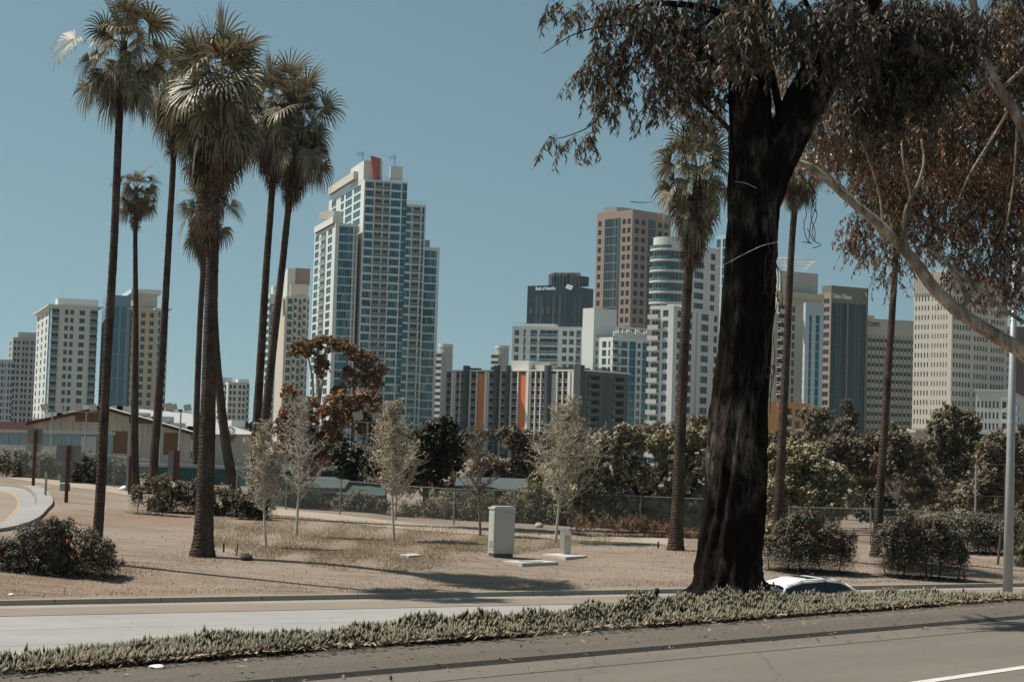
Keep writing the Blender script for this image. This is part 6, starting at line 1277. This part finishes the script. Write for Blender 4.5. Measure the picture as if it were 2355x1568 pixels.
V = np.array([tuple(q) for q in V]); n = cnt; bse = (np.arange(n)*5)[:, None]
Fq = np.concatenate([bse+np.array([q]) for q in ((3, 0, 1), (3, 1, 2), (3, 2, 0), (4, 1, 0), (4, 2, 1), (4, 0, 2))])
tag(link('ice_plant', npmesh('ice_plant', V, Fq, [ice])), 'bank of grey green ice plant along the near kerb', 'ice plant', kind='stuff')
mb = MB(); xs_ = [xmin+i*.12 for i in range(int((xmax-xmin)/.12)+1)]; rows = []
for x in xs_:
    yk = NK[0].y+(x-NK[0].x)*NK[1].y/NK[1].x; y0 = yk+.86; y1 = max(crest(x)+1.1, y0+.9); rows.append([(x, y0+(y1-y0)*j/40, hz(x, y0+(y1-y0)*j/40)+mound(x, y0+(y1-y0)*j/40)*.55*(0 if j in (0, 40) else 1)-.02) for j in range(41)])
for A, B_ in zip(rows, rows[1:]):
    for j in range(40): mb.quad(A[j], B_[j], B_[j+1], A[j+1], ipm)
tag(mb.build('ice_plant_bank', smooth=True), kind='structure')
fl = []; fn = []
for k in range(11):
    x = random.uniform(-3, 9); y = crest(x)-random.uniform(0, 1.5)
    for j in range(10): fl.append((x+random.gauss(0, .02), y+random.gauss(0, .02), hz(x, y)+mound(x, y)+.07)); fn.append((random.gauss(0, 1), random.gauss(0, 1), .6))
V, Fq = leaf_quads(np.array(fl), np.array(fn), .04, .014); tag(link('ice_plant_flowers', npmesh('ice_plant_flowers', V, Fq, [leafmat('magenta_flower', (.45, .05, .16), (.6, .1, .25), trans=.1)])), 'scattered magenta flowers among the ice plant', 'flowers', kind='stuff')
# leaf litter along the kerb
P = []; N = []
for k in range(2600):
    x = random.uniform(-6, 10); yk = NK[0].y+(x-NK[0].x)*NK[1].y/NK[1].x; y = yk+abs(random.gauss(0, .2))+.72-(.0 if random.random() < .85 else random.uniform(0, 1.6)); dn = sd(NK, x, y)
    P.append((x, y, (.16 if dn > .2 else .02 if dn < 0 else .13)+.006)); N.append((random.gauss(0, .3), random.gauss(0, .3), 1))
V, Fq = leaf_quads(np.array(P), np.array(N), .075, .022, jit=.5); tag(link('leaf_litter', npmesh('leaf_litter', V, Fq, [leafmat('litter_leaf', (.16, .1, .06), (.42, .3, .2), trans=0)])), 'dry brown leaves strewn along the kerb', 'leaf litter', kind='stuff')
# dry grass round the young trees, weeds and twigs on the dirt
def blades(name, label, pts, h, w, m, lean=.5):
    n = len(pts); P = np.array(pts); az = rng.uniform(0, 6.283, n); tl = rng.normal(0, lean, n); hh = h*rng.uniform(.5, 1.4, n); wv = np.stack([np.cos(az+1.57), np.sin(az+1.57), np.zeros(n)], 1)*w/2
    tip = P+np.stack([np.sin(tl)*np.cos(az)*hh, np.sin(tl)*np.sin(az)*hh, np.cos(tl)*hh], 1); V = np.stack([P-wv, P+wv, tip], 1).reshape(-1, 3)
    return tag(link(name, npmesh(name, V, np.arange(n*3).reshape(-1, 3), [m])), label, 'grass', kind='stuff')
random.seed(9); pts = []
def infield(u, v): return 500+(1215-v)*.3 < u < 1500 and (1190+(u-640)*.045 < v < 1290+8*sin(u*.02))
k = 0
while len(pts) < 52000 and k < 400000:
    k += 1; u = random.uniform(480, 1500); v = random.uniform(1185, 1305); vt = 1192+(u-640)*.042; vb = 1268+30*math.exp(-((u-860)/260)**2)-(.09*(u-1150) if u > 1150 else 0)
    if not vt < v < vb: continue
    nz = sin(u*.031+v*.11)+sin(u*.013-v*.17)+sin(u*.07+v*.05)*.6
    if nz < random.uniform(-1.8, .9): continue
    p = atz(u, v, -2.42); p.z = hz(p.x, p.y); pts.append((p.x+random.gauss(0, .08), p.y+random.gauss(0, .08), p.z))
blades('dry_grass', 'patch of straw coloured dry grass round the young trees', pts, .085, .02, leafmat('straw', (.16, .125, .065), (.5, .42, .27), trans=.2), .8)
pts = [p for p in pts[::3]]; dryp = []
for k in range(9000):
    x = random.uniform(-26, 26); d = random.expovariate(.9); base_ = FK[0]+FK[1]*((x-FK[0].x)/FK[1].x); y = base_.y+1.0+d*1.5; dryp.append((x, y, hz(x, y)))
for cx, cy, r, n in [(230, 1310, 110, 2200), (470, 1285, 60, 900), (1850, 1292, 120, 1800), (2130, 1300, 120, 1800), (1560, 1268, 70, 900), (380, 1180, 120, 1000)]:
    for k in range(n):
        u = random.gauss(cx, r*.5); v = random.gauss(cy, 6); p = ghit(u, v) if k % 40 == 0 else None
        if p is not None: last = p
        dryp.append((last.x+random.gauss(0, .8), last.y+random.gauss(0, .8), 0)); x, y, _ = dryp[-1]; dryp[-1] = (x, y, hz(x, y))
blades('dry_weeds', 'thin dry stubble on the dirt along the far kerb and bushes', dryp, .07, .02, L_dry, .9)
# pebbles and twigs
P = []; N = []
for k in range(5000):
    x = random.uniform(-24, 24); b0 = FK[0]+FK[1]*((x-FK[0].x)/FK[1].x); y = b0.y+.8+random.random()**1.5*26; P.append((x, y, hz(x, y)+.015)); N.append((0, random.gauss(0, .5), 1))
V, Fq = leaf_quads(np.array(P), np.array(N), .07, .035, jit=.8); tag(link('ground_debris', npmesh('ground_debris', V, Fq, [leafmat('debris', (.07, .05, .035), (.5, .42, .34), trans=0)])), 'small twigs and chips scattered over the dirt', 'debris', kind='stuff')
# ---------------- air
hm = bpy.data.materials.new('haze'); hm.use_nodes = True; hn = hm.node_tree; hn.nodes.clear(); ho = hn.nodes.new('ShaderNodeOutputMaterial'); hv = hn.nodes.new('ShaderNodeVolumePrincipled')
hv.inputs['Color'].default_value = (.78, .88, .95, 1); hv.inputs['Density'].default_value = .00005; hv.inputs['Anisotropy'].default_value = .2; hn.links.new(hv.outputs[0], ho.inputs['Volume'])
mb = MB(); mb.box((-6500, -200, -12), (13000, 0, 0), (0, 9800, 0), (0, 0, 150), hm); tag(mb.build('haze'), kind='stuff'); S.cycles.volume_bounces = 0
